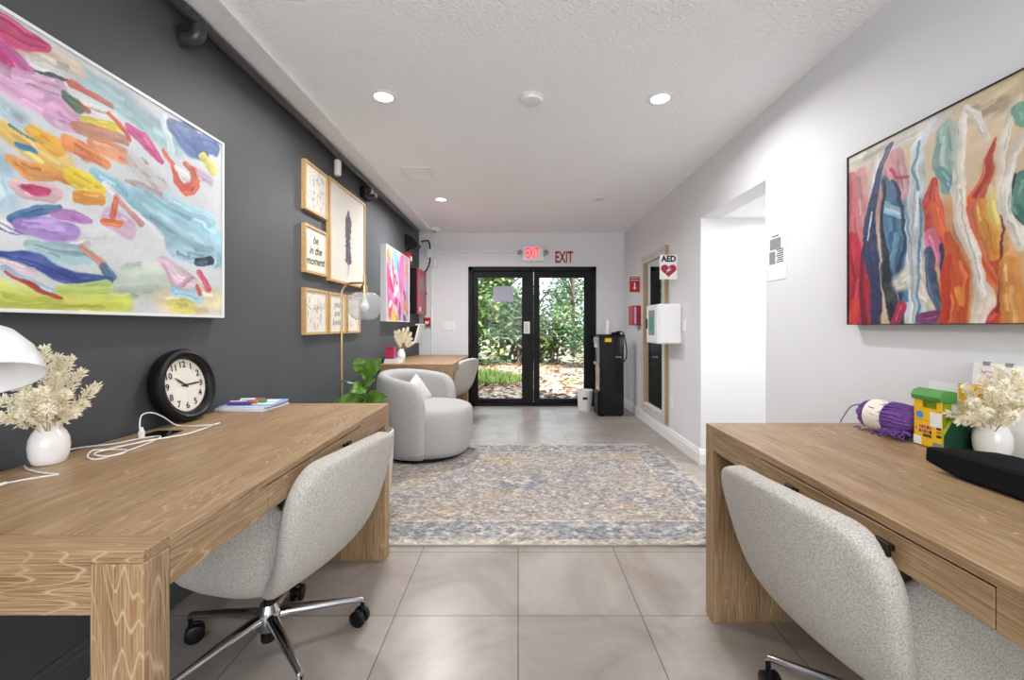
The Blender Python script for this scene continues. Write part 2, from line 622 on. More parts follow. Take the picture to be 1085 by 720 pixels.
def ground_material():
    m, nt, b = new_mat('leaf_strewn_ground')
    L = nt.links.new
    g = N(nt, 'ShaderNodeNewGeometry')
    n1 = N(nt, 'ShaderNodeTexNoise'); n1.inputs['Scale'].default_value = 0.6; n1.inputs['Detail'].default_value = 4
    L(g.outputs['Position'], n1.inputs['Vector'])
    n2 = N(nt, 'ShaderNodeTexNoise'); n2.inputs['Scale'].default_value = 14; n2.inputs['Detail'].default_value = 5
    L(g.outputs['Position'], n2.inputs['Vector'])
    r1 = ramp(nt, [(0.35, lin((150, 128, 112))), (0.5, lin((214, 202, 186))), (0.66, lin((170, 172, 116)))])
    L(n1.outputs['Fac'], r1.inputs[0])
    r2 = ramp(nt, [(0.35, (0.55, 0.52, 0.5)), (0.65, (1.1, 1.08, 1.05))])
    L(n2.outputs['Fac'], r2.inputs[0])
    mx = N(nt, 'ShaderNodeMix', data_type='RGBA', blend_type='MULTIPLY'); mx.inputs['Factor'].default_value = 1
    L(r1.outputs[0], mx.inputs['A']); L(r2.outputs[0], mx.inputs['B'])
    L(mx.outputs['Result'], b.inputs['Base Color'])
    b.inputs['Roughness'].default_value = 0.9
    return m


# ------------------------------------------------------------------ room shell
XL, XR, YB, YF, ZC = -1.42, 1.52, -2.5, 6.3, 2.48
HY0, HY1, HZ = 2.70, 3.66, 2.045           # passage opening in the right wall
DX0, DX1, DZ = -0.716, 1.122, 2.0          # double door

struct(MB().box((XL - 0.2, YB - 0.2, -0.12), (4.4, YF + 0.2, 0)), 'floor', M_floor)
struct(MB().box((XL - 0.2, YB - 0.2, ZC), (XR + 0.2, YF + 0.2, ZC + 0.15)), 'ceiling', M_ceil)
struct(MB().box((XL - 0.18, YB, 0), (XL, YF, ZC)), 'wall_left', M_dark)
mb = MB()
mb.box((XR, YB, 0), (XR + 0.16, HY0, ZC)).box((XR, HY1, 0), (XR + 0.16, YF, ZC)).box((XR, HY0, HZ), (XR + 0.16, HY1, ZC))
struct(mb, 'wall_right', M_white)
mb = MB()
mb.box((XL - 0.18, YF, 0), (DX0, YF + 0.18, ZC)).box((DX1, YF, 0), (XR + 0.16, YF + 0.18, ZC)).box((DX0, YF, DZ), (DX1, YF + 0.18, ZC))
struct(mb, 'wall_far', M_white)
mb = MB()
mb.box((XL - 0.18, YB - 0.15, 0), (-1.1, YB, ZC)).box((1.3, YB - 0.15, 0), (XR + 0.16, YB, ZC))
mb.box((-1.1, YB - 0.15, 0), (1.3, YB, 0.55)).box((-1.1, YB - 0.15, 2.35), (1.3, YB, ZC))
struct(mb, 'wall_behind', M_white)
# passage
mb = MB().box((XR + 0.16, HY1, 0), (4.2, HY1 + 0.15, HZ + 0.1))
struct(mb, 'wall_passage_far', M_white)
mb = MB().box((XR + 0.16, HY0 - 0.15, 0), (4.2, HY0, HZ + 0.1))
struct(mb, 'wall_passage_near', M_white)
struct(MB().box((4.2, HY0 - 0.15, 0), (4.35, HY1 + 0.15, HZ + 0.1)), 'wall_passage_end', M_white)
struct(MB().box((XR + 0.16, HY0, HZ), (4.2, HY1, HZ + 0.1)), 'ceiling_passage', M_ceil)


def skirting(mb, a, b, nrm, h=0.125):
    a, b, n = Vector(a), Vector(b), Vector(nrm)
    prof = [(0, 0), (0.016, 0), (0.016, h * 0.72), (0.012, h * 0.78), (0.012, h * 0.9), (0.006, h), (0, h)]
    poly = [a + n * p + Vector((0, 0, q)) for p, q in prof]
    mb.prism(poly, b - a)
    return mb


mb = MB()
skirting(mb, (XR, YB, 0), (XR, HY0, 0), (-1, 0, 0))
skirting(mb, (XR, HY1, 0), (XR, YF, 0), (-1, 0, 0))
struct(mb, 'baseboard_right', M_trim)
struct(skirting(MB(), (XR - 0.016, HY1, 0), (4.2, HY1, 0), (0, -1, 0)), 'baseboard_passage', M_trim)
struct(skirting(MB(), (XL, YB, 0), (XL, YF, 0), (1, 0, 0)), 'baseboard_left', M_dark)
mb = skirting(MB(), (XL, YF, 0), (DX0, YF, 0), (0, -1, 0))
skirting(mb, (DX1, YF, 0), (XR, YF, 0), (0, -1, 0))
struct(mb, 'baseboard_far', M_trim)
# pale beam along the head of the dark wall
mb = MB().box((XL, YB, 2.462), (-1.215, 6.05, ZC), 0, 0.003)
struct(mb, 'trim_1', M_beam)
mb = MB().box((-1.215, YB, 2.456), (-1.200, YF, ZC), 0, 0.003)
struct(mb, 'trim_2', M_trim)

# double door
door = struct(MB().box((DX0, YF + 0.02, 0), (DX0 + 0.062, YF + 0.14, DZ), 0, 0.004)
              .box((DX1 - 0.062, YF + 0.02, 0), (DX1, YF + 0.14, DZ), 0, 0.004)
              .box((DX0, YF + 0.02, DZ - 0.06), (DX1, YF + 0.14, DZ), 0, 0.004)
              .box((DX0, YF - 0.005, 0), (DX1, YF + 0.15, 0.03), 0, 0.004), 'door_1', M_black)
ymid = YF + 0.08


def leaf(x0, x1, gx0, gx1, hx):
    z0, z1, gz0, gz1 = 0.032, DZ - 0.062, 0.098, 1.845
    m = MB()
    m.box((x0, ymid - 0.022, z0), (gx0, ymid + 0.022, z1), 0, 0.003).box((gx1, ymid - 0.022, z0), (x1, ymid + 0.022, z1), 0, 0.003)
    m.box((gx0, ymid - 0.022, z0), (gx1, ymid + 0.022, gz0), 0, 0.003).box((gx0, ymid - 0.022, gz1), (gx1, ymid + 0.022, z1), 0, 0.003)
    lf = struct(m, 'door_leaf', M_black, parent=door)
    g = MB().box((gx0, ymid - 0.004, gz0), (gx1, ymid + 0.004, gz1)).build('glass_pane', M_glass, lf)
    hb = MB().tube([(hx, ymid - 0.02, 0.98), (hx, ymid - 0.055, 0.98)], 0.012).tube([(hx - 0.05, ymid - 0.055, 0.98), (hx + 0.05, ymid - 0.055, 0.98)], 0.011)
    hb.build('door_handle', M_blackplastic, lf, smooth=True)
    hg = MB()
    for z in (0.3, 1.0, 1.7):
        xx = x0 if hx > (x0 + x1) / 2 else x1
        hg.tube([(xx, ymid - 0.026, z - 0.05), (xx, ymid - 0.026, z + 0.05)], 0.009)
    hg.build('hinge', M_black, lf, smooth=True)
    return lf


leaf(DX0 + 0.065, 0.222, -0.578, 0.054, 0.165)
leaf(0.226, DX1 - 0.065, 0.311, 0.953, 0.268)
tag(MB().box((-0.36, ymid - 0.034, 1.50), (-0.07, ymid - 0.029, 1.72), 0).build('notice', M_lilacpaper, origin=(-0.21, ymid - 0.034, 1.5)),
    'blank grey paper taped to the left door glass', 'paper')
nt_ = thing('notice', 'small white notice on the black meeting stile of the doors', 'notice', (0.125, ymid - 0.024, 1.04))
MB().box((0.082, ymid - 0.028, 1.04), (0.168, ymid - 0.0235, 1.21)).build('sheet', M_paper, nt_)
mb = MB()
for i in range(6):
    mb.box((0.094, ymid - 0.030, 1.065 + i * 0.022), (0.155 - 0.008 * (i % 3), ymid - 0.0282, 1.072 + i * 0.022))
mb.build('print', M_grey, nt_)

# unseen window added behind the camera to go with the fill lamp
wf = struct(MB().box((-1.1, YB - 0.12, 0.55), (-1.04, YB - 0.02, 2.35)).box((1.24, YB - 0.12, 0.55), (1.3, YB - 0.02, 2.35))
            .box((-1.1, YB - 0.12, 0.55), (1.3, YB - 0.02, 0.61)).box((-1.1, YB - 0.12, 2.29), (1.3, YB - 0.02, 2.35)), 'added_window_1', M_trim)
MB().box((-1.04, YB - 0.075, 0.61), (1.24, YB - 0.065, 2.29)).build('glass_pane', M_glass, wf)

# ------------------------------------------------------------------ painted canvases
def noise2(u, v, seed, octaves=4, freq=3.0):
    rng = np.random.RandomState(seed)
    out = np.zeros_like(u)
    amp, tot = 1.0, 0.0
    for o in range(octaves):
        n = int(freq * 2 ** o) + 3
        g = rng.rand(n + 2, n + 2)
        a = np.clip(u, 0, 1) * n
        b = np.clip(v, 0, 1) * n
        i, j = a.astype(int), b.astype(int)
        fa, fb = a - i, b - j
        fa, fb = fa * fa * (3 - 2 * fa), fb * fb * (3 - 2 * fb)
        out += amp * (g[i, j] * (1 - fa) * (1 - fb) + g[i + 1, j] * fa * (1 - fb) + g[i, j + 1] * (1 - fa) * fb + g[i + 1, j + 1] * fa * fb)
        tot += amp
        amp *= 0.5
    return out / tot - 0.5


def color_grid(name, corner, du, dv, nu, nv, rgb, mat, parent, flip=False):
    """A flat grid with one paint colour per vertex (rgb: nv x nu x 3, sRGB 0-255)."""
    corner, du, dv = Vector(corner), Vector(du), Vector(dv)
    o0 = ORI[parent.name]['v']
    jj, ii = np.meshgrid(np.linspace(0, 1, nu), np.linspace(0, 1, nv))
    co = np.array(corner - o0)[None, None, :] + jj[..., None] * np.array(du) + ii[..., None] * np.array(dv)
    idx = np.arange(nu * nv).reshape(nv, nu)
    q = np.stack([idx[:-1, :-1], idx[:-1, 1:], idx[1:, 1:], idx[1:, :-1]], -1).reshape(-1, 4)
    if flip:
        q = q[:, ::-1]
    me = bpy.data.meshes.new(name)
    me.from_pydata(co.reshape(-1, 3).tolist(), [], q.tolist())
    at = me.color_attributes.new('paint', 'FLOAT_COLOR', 'POINT')
    c = np.clip(rgb, 0, 255) / 255.0
    l = np.where(c <= 0.04045, c / 12.92, ((c + 0.055) / 1.055) ** 2.4)
    l = np.concatenate([l, np.ones(l.shape[:2] + (1,))], -1)
    at.data.foreach_set('color', l.reshape(-1).astype(np.float32))
    me.materials.append(mat)
    me.update()
    ob = bpy.data.objects.new(name, me)
    COL.objects.link(ob)
    ob.parent = parent
    ORI[ob.name] = {'v': o0.copy()}
    return ob


def paint(nu, nv, w, h, bg, strokes, to_uv, seed, warp=0.03, streak=9.0, fat=1.3):
    """Brush strokes: tapered polylines (points and half-widths), edges broken by noise."""
    u, v = np.meshgrid(np.linspace(0, 1, nu), np.linspace(0, 1, nv))
    X, Z = u * w, v * h
    wx = X + warp * (noise2(u, v, seed, 5, 5) + 0.22 * noise2(u, v, seed + 5, 3, 26))
    wz = Z + warp * (noise2(u, v, seed + 1, 5, 5) + 0.22 * noise2(u, v, seed + 6, 3, 26))
    img = np.zeros((nv, nu, 3)) + np.array(bg, float)
    img += (noise2(u, v, seed + 2, 5, 4) * 34)[..., None]
    rng = np.random.RandomState(seed + 9)
    full = []
    for st in strokes:
        full.append(st)
        col, pts, *rest = st
        wmax = max(p[2] for p in pts)
        if wmax < 3.5 or len(pts) < 2:
            continue
        for _ in range(3 if wmax < 9 else 5):
            off = rng.uniform(-0.75, 0.75)
            k = rng.uniform(0.78, 1.22)
            lo, hi = sorted(rng.uniform(-0.05, 1.05, 2))
            mixc = np.array(col) * k + (np.array((238, 236, 236)) - np.array(col) * k) * rng.uniform(0, 0.4) * (k > 1)
            sub = []
            for q in np.linspace(lo, max(hi, lo + 0.25), 4):
                f = min(max(q, 0), 0.999) * (len(pts) - 1)
                i0 = int(f)
                a_, b_ = np.array(pts[i0], float), np.array(pts[i0 + 1], float)
                c_ = a_ + (b_ - a_) * (f - i0)
                d_ = (b_ - a_)[:2]
                d_ = d_ / (np.hypot(*d_) + 1e-6)
                sub.append((c_[0] - d_[1] * off * c_[2], c_[1] + d_[0] * off * c_[2], max(0.8, c_[2] * rng.uniform(0.10, 0.26))))
            full.append((tuple(mixc), sub, 0.5))
    strokes = full
    for col, pts, *rest in strokes:
        soft = (rest[0] if rest else 0.3) + 0.12 * rng.rand()
        pp = [to_uv(*p) for p in pts]
        if len(pp) == 1:
            pp = [pp[0], (pp[0][0] + 1e-3, pp[0][1], pp[0][2])]
        best = np.full(X.shape, 9.0)
        along = np.zeros_like(X)
        for (ax, az, ar), (bx, bz, br) in zip(pp[:-1], pp[1:]):
            dx, dz = bx - ax, bz - az
            t = np.clip(((wx - ax) * dx + (wz - az) * dz) / (dx * dx + dz * dz + 1e-9), 0, 1)
            d = np.hypot(wx - ax - t * dx, wz - az - t * dz) / np.maximum((ar + (br - ar) * t) * fat, 1e-4)
            side = ((wx - ax) * dz - (wz - az) * dx) / (math.hypot(dx, dz) + 1e-6)
            m = d < best
            best = np.where(m, d, best)
            along = np.where(m, side / max(ar, br, 1e-4), along)
        a = np.clip((1 - best) / soft, 0, 1)
        a = a * a * (3 - 2 * a)
        ph = rng.rand() * 6
        tone = 1 + 0.34 * noise2(u, v, seed + 4 + int(ph), 5, streak) + (0.09 if ph > 3 else -0.09) * np.clip(along, -1, 1) + 0.03 * np.sin(along * 9 + ph)
        a = a * (0.88 + 0.5 * noise2(u, v, seed + 40 + int(ph * 3), 3, 30)).clip(0.5, 1)
        c = np.array(col, float)[None, None, :] * tone[..., None]
        img = img * (1 - a[..., None]) + c * a[..., None]
    return np.clip(img, 0, 255) * 0.91


def canvas(name, label, Xf, Xw, y0, y1, z0, z1, bg, strokes, seed, side, fr_mat, frame_w, nu, nv, soft_warp, fat=1.3):
    """A canvas on a side wall. Xw wall, Xf front of canvas; side=+1 hangs on the left wall (faces +x)."""
    t = thing(name, label, 'painting', (Xw, (y0 + y1) / 2, z0))
    w, h = y1 - y0, z1 - z0

    def uv(px, py, r):
        p = P(px, py, X=Xf)
        return (p.y - y0, p.z - z0, r * p.y / F)
    img = paint(nu, nv, w, h, bg, strokes, uv, seed, soft_warp, fat=fat)
    color_grid('painted_canvas', (Xf, y0, z0), (0, w, 0), (0, 0, h), nu, nv, img, M_paint, t, flip=(side < 0))
    e, d = frame_w, 0.006 * side
    m = MB()
    xa = Xw + 0.001 * side
    m.box((xa, y0 - e, z0 - e), (Xf + d, y0, z1 + e)).box((xa, y1, z0 - e), (Xf + d, y1 + e, z1 + e))
    m.box((xa, y0, z0 - e), (Xf + d, y1, z0)).box((xa, y0, z1), (Xf + d, y1, z1 + e))
    m.build('frame', fr_mat, t)
    MB().box((xa, y0, z0), (Xf - 0.004 * side, y1, z1)).build('backing', M_grey, t)
    return t


A = lambda col, *pts, s=0.16: (col, pts, s)
left_strokes = [
    A((165, 205, 215), (80, 80, 14), (130, 110, 16), (185, 150, 18), s=0.6), A((228, 208, 190), (20, 42, 12), (85, 78, 12), s=0.6),
    A((190, 215, 230), (0, 108, 14), (28, 128, 12), s=0.7), A((178, 210, 228), (0, 178, 26), (5, 205, 22), s=0.7),
    A((235, 235, 240), (0, 240, 14), (60, 258, 12), (110, 250, 14), s=0.7), A((205, 222, 205), (105, 300, 24), (170, 300, 24), s=0.7),
    A((215, 222, 92), (-20, 312, 18), (60, 320, 16), (130, 325, 16), s=0.5), A((240, 225, 182), (178, 318, 18), (228, 316, 18), s=0.6),
    A((214, 60, 120), (-20, 14, 10), (15, 34, 10), (52, 52, 4)), A((205, 45, 120), (-20, 40, 18), (-2, 50, 14), (10, 62, 10)),
    A((203, 90, 160), (8, 48, 8), (26, 68, 8)), A((235, 232, 230), (30, 58, 6), (78, 86, 9), s=0.6),
    A((224, 168, 208), (-20, 70, 14), (2, 78, 13), (32, 96, 17), (60, 112, 16), (84, 126, 8)), A((228, 180, 214), (20, 76, 7), (66, 94, 9)),
    A((220, 165, 205), (62, 122, 12), (80, 132, 8)),
    A((64, 64, 74), (36, 70, 1.2), (55, 78, 2.4), (78, 90, 1.5)), A((215, 100, 80), (79, 91, 3), (100, 103, 3), (120, 113, 2.5)),
    A((245, 240, 236), (88, 112, 7), (120, 126, 7), s=0.6), A((45, 95, 60), (72, 102, 5), (86, 113, 7)), A((176, 92, 50), (90, 112, 3), (95, 117, 4)),
    A((240, 216, 40), (92, 127, 3), (110, 132, 5), (124, 137, 4)), A((190, 120, 88), (84, 134, 6), (110, 143, 7), (128, 150, 5)),
    A((214, 80, 60), (118, 122, 2), (130, 140, 3), (134, 150, 2.5)),
    A((246, 200, 92), (12, 138, 14), (35, 155, 18), (60, 172, 18), s=0.5), A((240, 172, 40), (42, 138, 6), (58, 152, 9)),
    A((240, 140, 72), (72, 150, 8), (92, 162, 10), (108, 174, 6)), A((236, 142, 92), (100, 152, 7), (124, 166, 8), (140, 178, 3)),
    A((222, 110, 60), (76, 160, 2), (104, 176, 2)), A((240, 150, 60), (12, 168, 4), (36, 181, 7), (68, 186, 6)),
    A((40, 120, 180), (25, 154, 4), (38, 158, 3)), A((90, 135, 155), (18, 130, 2), (42, 147, 1.5)),
    A((250, 216, 30), (74, 184, 9), (90, 196, 12), (106, 202, 6)), A((240, 160, 60), (78, 206, 5), (104, 212, 6)),
    A((236, 192, 196), (20, 192, 7), (56, 202, 7)), A((196, 45, 105), (27, 193, 2.5), (38, 196, 4), (50, 200, 2.5)),
    A((216, 58, 140), (138, 140, 6), (154, 152, 9), (173, 171, 3)),
    A((214, 208, 206), (138, 172, 13), (172, 200, 12), s=0.6), A((188, 160, 166), (132, 193, 2), (152, 201, 4), (178, 211, 2.5)),
    A((216, 236, 240), (174, 122, 5), (182, 160, 5)), A((66, 98, 165), (184, 134, 8), (200, 150, 14), (214, 162, 8)), A((78, 108, 170), (205, 150, 8), (228, 158, 7)),
    A((240, 226, 110), (214, 166, 5), (226, 180, 7)), A((214, 190, 210), (206, 185, 8), (222, 192, 8), s=0.6),
    A((226, 95, 70), (175, 160, 2), (184, 174, 3), (186, 190, 4), (196, 200, 5), (207, 194, 5), (206, 183, 4), (197, 175, 3)),
    A((246, 238, 234), (188, 180, 3), (198, 188, 4)),
    A((152, 204, 224), (96, 182, 4), (120, 198, 7), (150, 222, 10), (180, 250, 10)), A((160, 208, 226), (150, 215, 14), (190, 240, 18), (228, 262, 18)),
    A((170, 213, 230), (180, 212, 6), (222, 232, 8)), A((172, 212, 230), (186, 262, 14), (222, 270, 10)), A((238, 238, 242), (110, 196, 3), (160, 240, 3), (172, 252, 3)),
    A((226, 188, 216), (114, 232, 10), (134, 244, 12)), A((214, 150, 150), (124, 210, 3), (150, 240, 4)),
    A((44, 96, 150), (18, 230, 7), (40, 216, 7), (64, 216, 3)), A((170, 135, 212), (28, 240, 11), (48, 240, 15), (72, 244, 11)), A((190, 118, 200), (56, 222, 4), (78, 226, 6), (92, 232, 3)),
    A((80, 100, 160), (-5, 232, 0.9), (14, 244, 1.1), (28, 250, 0.6)), A((80, 100, 160), (-5, 240, 0.8), (22, 252, 0.8)),
    A((240, 118, 46), (106, 234, 3), (125, 240, 4)), A((234, 105, 80), (117, 230, 4), (124, 214, 3)),
    A((174, 214, 224), (32, 264, 5), (60, 266, 10), (92, 272, 6)), A((200, 130, 110), (84, 264, 3), (108, 280, 4)), A((70, 110, 150), (108, 282, 4), (116, 290, 5)),
    A((46, 72, 160), (-20, 270, 3), (0, 272, 4), (40, 278, 7), (76, 292, 9), (113, 296, 5)), A((232, 208, 222), (2, 280, 5), (36, 288, 5)),
    A((168, 194, 214), (10, 289, 4), (54, 308, 5)), A((188, 56, 42), (11, 293, 1.5), (36, 303, 3), (60, 315, 2)), A((190, 212, 110), (66, 306, 6), (112, 302, 7)),
    A((240, 230, 120), (186, 322, 8), (200, 326, 8)), A((230, 202, 216), (170, 280, 6), (190, 292, 8), (206, 298, 6)), A((210, 160, 190), (172, 284, 2), (190, 302, 2), (206, 294, 2)),
    A((40, 50, 80), (210, 277, 4), (223, 275, 4)), A((222, 88, 116), (213, 289, 4), (221, 304, 5)), A((164, 206, 232), (188, 306, 6), (211, 316, 7)), A((216, 84, 80), (210, 304, 2), (213, 311, 3)),
]
canvas('abstract_painting', 'large colourful abstract canvas on the dark wall over the left desk', -1.375, XL, 0.72, 2.04, 1.197, 1.99,
       (226, 230, 234), left_strokes, 11, 1, M_whiteplastic, 0.010, 460, 290, 0.055, 1.22)
right_strokes = [
    A((196, 104, 112), (900, 220, 26), (905, 320, 26), s=0.6), A((204, 150, 156), (945, 190, 20), (940, 230, 18), s=0.6), A((190, 200, 208), (965, 200, 16), (970, 330, 20), s=0.6),
    A((222, 150, 96), (1015, 220, 22), (1020, 330, 26), s=0.6), A((226, 160, 90), (1055, 250, 26), (1060, 330, 26), s=0.6),
    A((206, 200, 190), (898, 175, 14), (945, 150, 14), (1000, 120, 14), s=0.7), A((226, 204, 166), (1030, 130, 30), (1085, 100, 40), s=0.6), A((224, 186, 140), (1050, 180, 20), (1085, 250, 22), s=0.7),
    A((206, 112, 122), (902, 195, 9), (903, 270, 9)), A((214, 152, 152), (914, 188, 9), (919, 232, 9)), A((188, 30, 55), (902, 258, 9), (906, 300, 12), (903, 345, 12)),
    A((186, 36, 62), (918, 290, 11), (925, 345, 12)), A((220, 70, 60), (906, 320, 5), (904, 345, 6)), A((120, 20, 45), (915, 255, 2), (912, 300, 2.5), (918, 345, 3)),
    A((212, 152, 160), (948, 168, 9), (955, 208, 10)), A((190, 60, 90), (944, 180, 1.5), (952, 188, 1.5), (962, 186, 1.5)), A((215, 205, 206), (930, 170, 5), (922, 205, 4)),
    A((60, 115, 156), (938, 190, 4), (946, 222, 13), (950, 256, 14), (945, 290, 10), (958, 315, 5)), A((165, 202, 220), (938, 218, 4), (956, 226, 6)), A((120, 160, 190), (950, 250, 3), (944, 275, 3)),
    A((30, 52, 96), (944, 152, 2), (932, 185, 3), (922, 232, 6), (921, 265, 9), (928, 300, 6), (930, 345, 6)), A((20, 32, 52), (938, 190, 1.5), (934, 240, 2), (938, 290, 5), (945, 325, 7), (952, 345, 6)),
    A((24, 50, 84), (946, 190, 1.5), (957, 218, 2), (959, 255, 2), (950, 290, 2), (957, 345, 3)), A((230, 235, 240), (924, 225, 1), (919, 255, 1)),
    A((232, 222, 206), (952, 300, 10), (970, 290, 14), (990, 318, 12), s=0.5), A((186, 40, 80), (955, 325, 5), (950, 345, 5)),
    A((206, 216, 222), (990, 125, 4), (972, 158, 7), (973, 185, 9), (970, 230, 10), (966, 270, 6), (969, 345, 5)), A((100, 150, 166), (975, 150, 1.6), (968, 178, 2), (974, 200, 1.6)),
    A((90, 140, 170), (976, 210, 1.5), (974, 260, 1.5), (972, 345, 1.5)), A((110, 155, 175), (960, 210, 1.5), (964, 260, 1.2)),
    A((132, 172, 166), (1002, 135, 8), (1003, 165, 12), (1006, 195, 8)), A((90, 140, 146), (998, 180, 5), (1008, 196, 5)), A((180, 195, 180), (1012, 135, 5), (1014, 165, 4)),
    A((204, 54, 40), (991, 190, 3), (987, 215, 9), (990, 242, 11), (997, 264, 5)), A((226, 100, 52), (990, 220, 6), (995, 246, 6)), A((226, 122, 162), (985, 250, 7), (994, 278, 5)),
    A((54, 74, 110), (984, 268, 4), (990, 300, 7), (996, 325, 4)), A((120, 44, 100), (978, 338, 7), (992, 336, 8)), A((30, 50, 80), (996, 262, 2), (1004, 300, 2.5), (1000, 345, 3)),
    A((214, 84, 30), (1004, 250, 4), (1012, 290, 11), (1010, 345, 14)), A((230, 150, 60), (1014, 305, 3), (1018, 320, 3)), A((196, 50, 24), (1005, 275, 3), (1002, 340, 4)),
    A((226, 130, 60), (1024, 215, 6), (1026, 250, 6), s=0.6), A((228, 124, 74), (1040, 285, 12), (1052, 305, 12)), A((190, 40, 35), (1048, 340, 12), (1062, 320, 6)),
    A((204, 74, 30), (1057, 145, 1.5), (1046, 180, 5), (1034, 208, 8), (1033, 235, 8), (1045, 268, 10), (1060, 296, 7)), A((224, 152, 54), (1040, 215, 6), (1044, 245, 7), (1054, 272, 6)),
    A((172, 30, 24), (1055, 150, 1.5), (1045, 182, 3), (1034, 205, 3)), A((236, 206, 112), (1052, 206, 4), (1053, 222, 7), (1056, 240, 5)), A((120, 40, 20), (1060, 230, 1.2), (1062, 290, 1.5), (1056, 330, 1.5)),
    A((240, 234, 224), (1022, 118, 4), (1019, 160, 4), (1014, 200, 6), (1020, 240, 7), (1031, 272, 6), (1036, 300, 6), (1042, 318, 11), (1036, 345, 6)), A((200, 190, 180), (1016, 200, 1), (1026, 255, 1), (1036, 300, 1)),
    A((242, 236, 226), (1024, 112, 3), (1038, 122, 4), (1048, 145, 3)), A((242, 234, 222), (1082, 100, 4), (1066, 145, 4), (1058, 188, 4), (1061, 225, 3)),
    A((60, 130, 116), (1084, 190, 8), (1082, 215, 12), (1090, 235, 10)), A((22, 40, 60), (1076, 185, 1.5), (1070, 215, 1.8), (1080, 240, 1.8)), A((90, 160, 136), (1084, 112, 7), (1088, 125, 7)),
    A((242, 236, 226), (1090, 138, 4), (1073, 168, 4), (1065, 200, 5), (1069, 236, 6), (1084, 262, 6)), A((226, 152, 72), (1070, 282, 9), (1076, 345, 14)),
    A((150, 40, 60), (1110, 120, 12), (1130, 300, 20)), A((60, 120, 150), (1150, 100, 14), (1170, 330, 22)),
]
canvas('abstract_painting', 'abstract canvas of wavy vertical red, blue and orange bands on the white wall', 1.48, XR, 0.86, 1.97, 1.158, 1.90,
       (222, 200, 168), right_strokes, 31, -1, M_ink, 0.003, 440, 290, 0.04, 1.3)
far_strokes = [
    A((226, 110, 150), (410, 280, 8), (414, 330, 8), s=0.6), A((236, 150, 196), (424, 285, 8), (426, 320, 6), s=0.6), A((90, 150, 180), (419, 268, 3), (422, 285, 3)), A((230, 80, 60), (410, 300, 2), (417, 312, 2.5)), A((250, 210, 120), (412, 262, 2), (415, 270, 2)),
    A((220, 60, 110), (416, 275, 2), (418, 300, 2.5)), A((150, 60, 150), (427, 305, 2), (429, 316, 2)),
    A((226, 70, 120), (411, 285, 5), (414, 330, 6)), A((236, 122, 72), (411, 266, 4), (413, 275, 3)), A((120, 190, 196), (418, 266, 4), (419, 282, 4)), A((232, 120, 190), (426, 276, 6), (425, 304, 6)),
    A((205, 30, 90), (413, 295, 3), (421, 322, 3)), A((240, 236, 236), (421, 305, 2), (413, 322, 3)), A((245, 190, 50), (416, 335, 4), (420, 340, 4)), A((60, 90, 160), (428, 335, 3), (430, 340, 3)),
    A((240, 150, 80), (428, 320, 3), (431, 330, 3)), A((40, 50, 110), (419, 292, 1.4), (421, 302, 1.4)), A((240, 170, 60), (430, 282, 2), (431, 290, 2)), A((210, 190, 220), (430, 300, 3), (430, 312, 3)),
    A((226, 120, 190), (412, 308, 3), (418, 318, 4)), A((180, 40, 130), (424, 322, 2), (423, 335, 3)),
]
canvas('abstract_painting', 'pink abstract canvas with white edges on the dark wall near the far desk', -1.36, XL, 4.53, 5.48, 1.205, 1.985,
       (226, 190, 206), far_strokes, 51, 1, M_whiteplastic, 0.008, 140, 120, 0.10, 1.5)

# ------------------------------------------------------------------ rug
RX0, RX1, RY0, RY1, RZ = -1.34, 1.33, 2.29, 4.25, 0.012


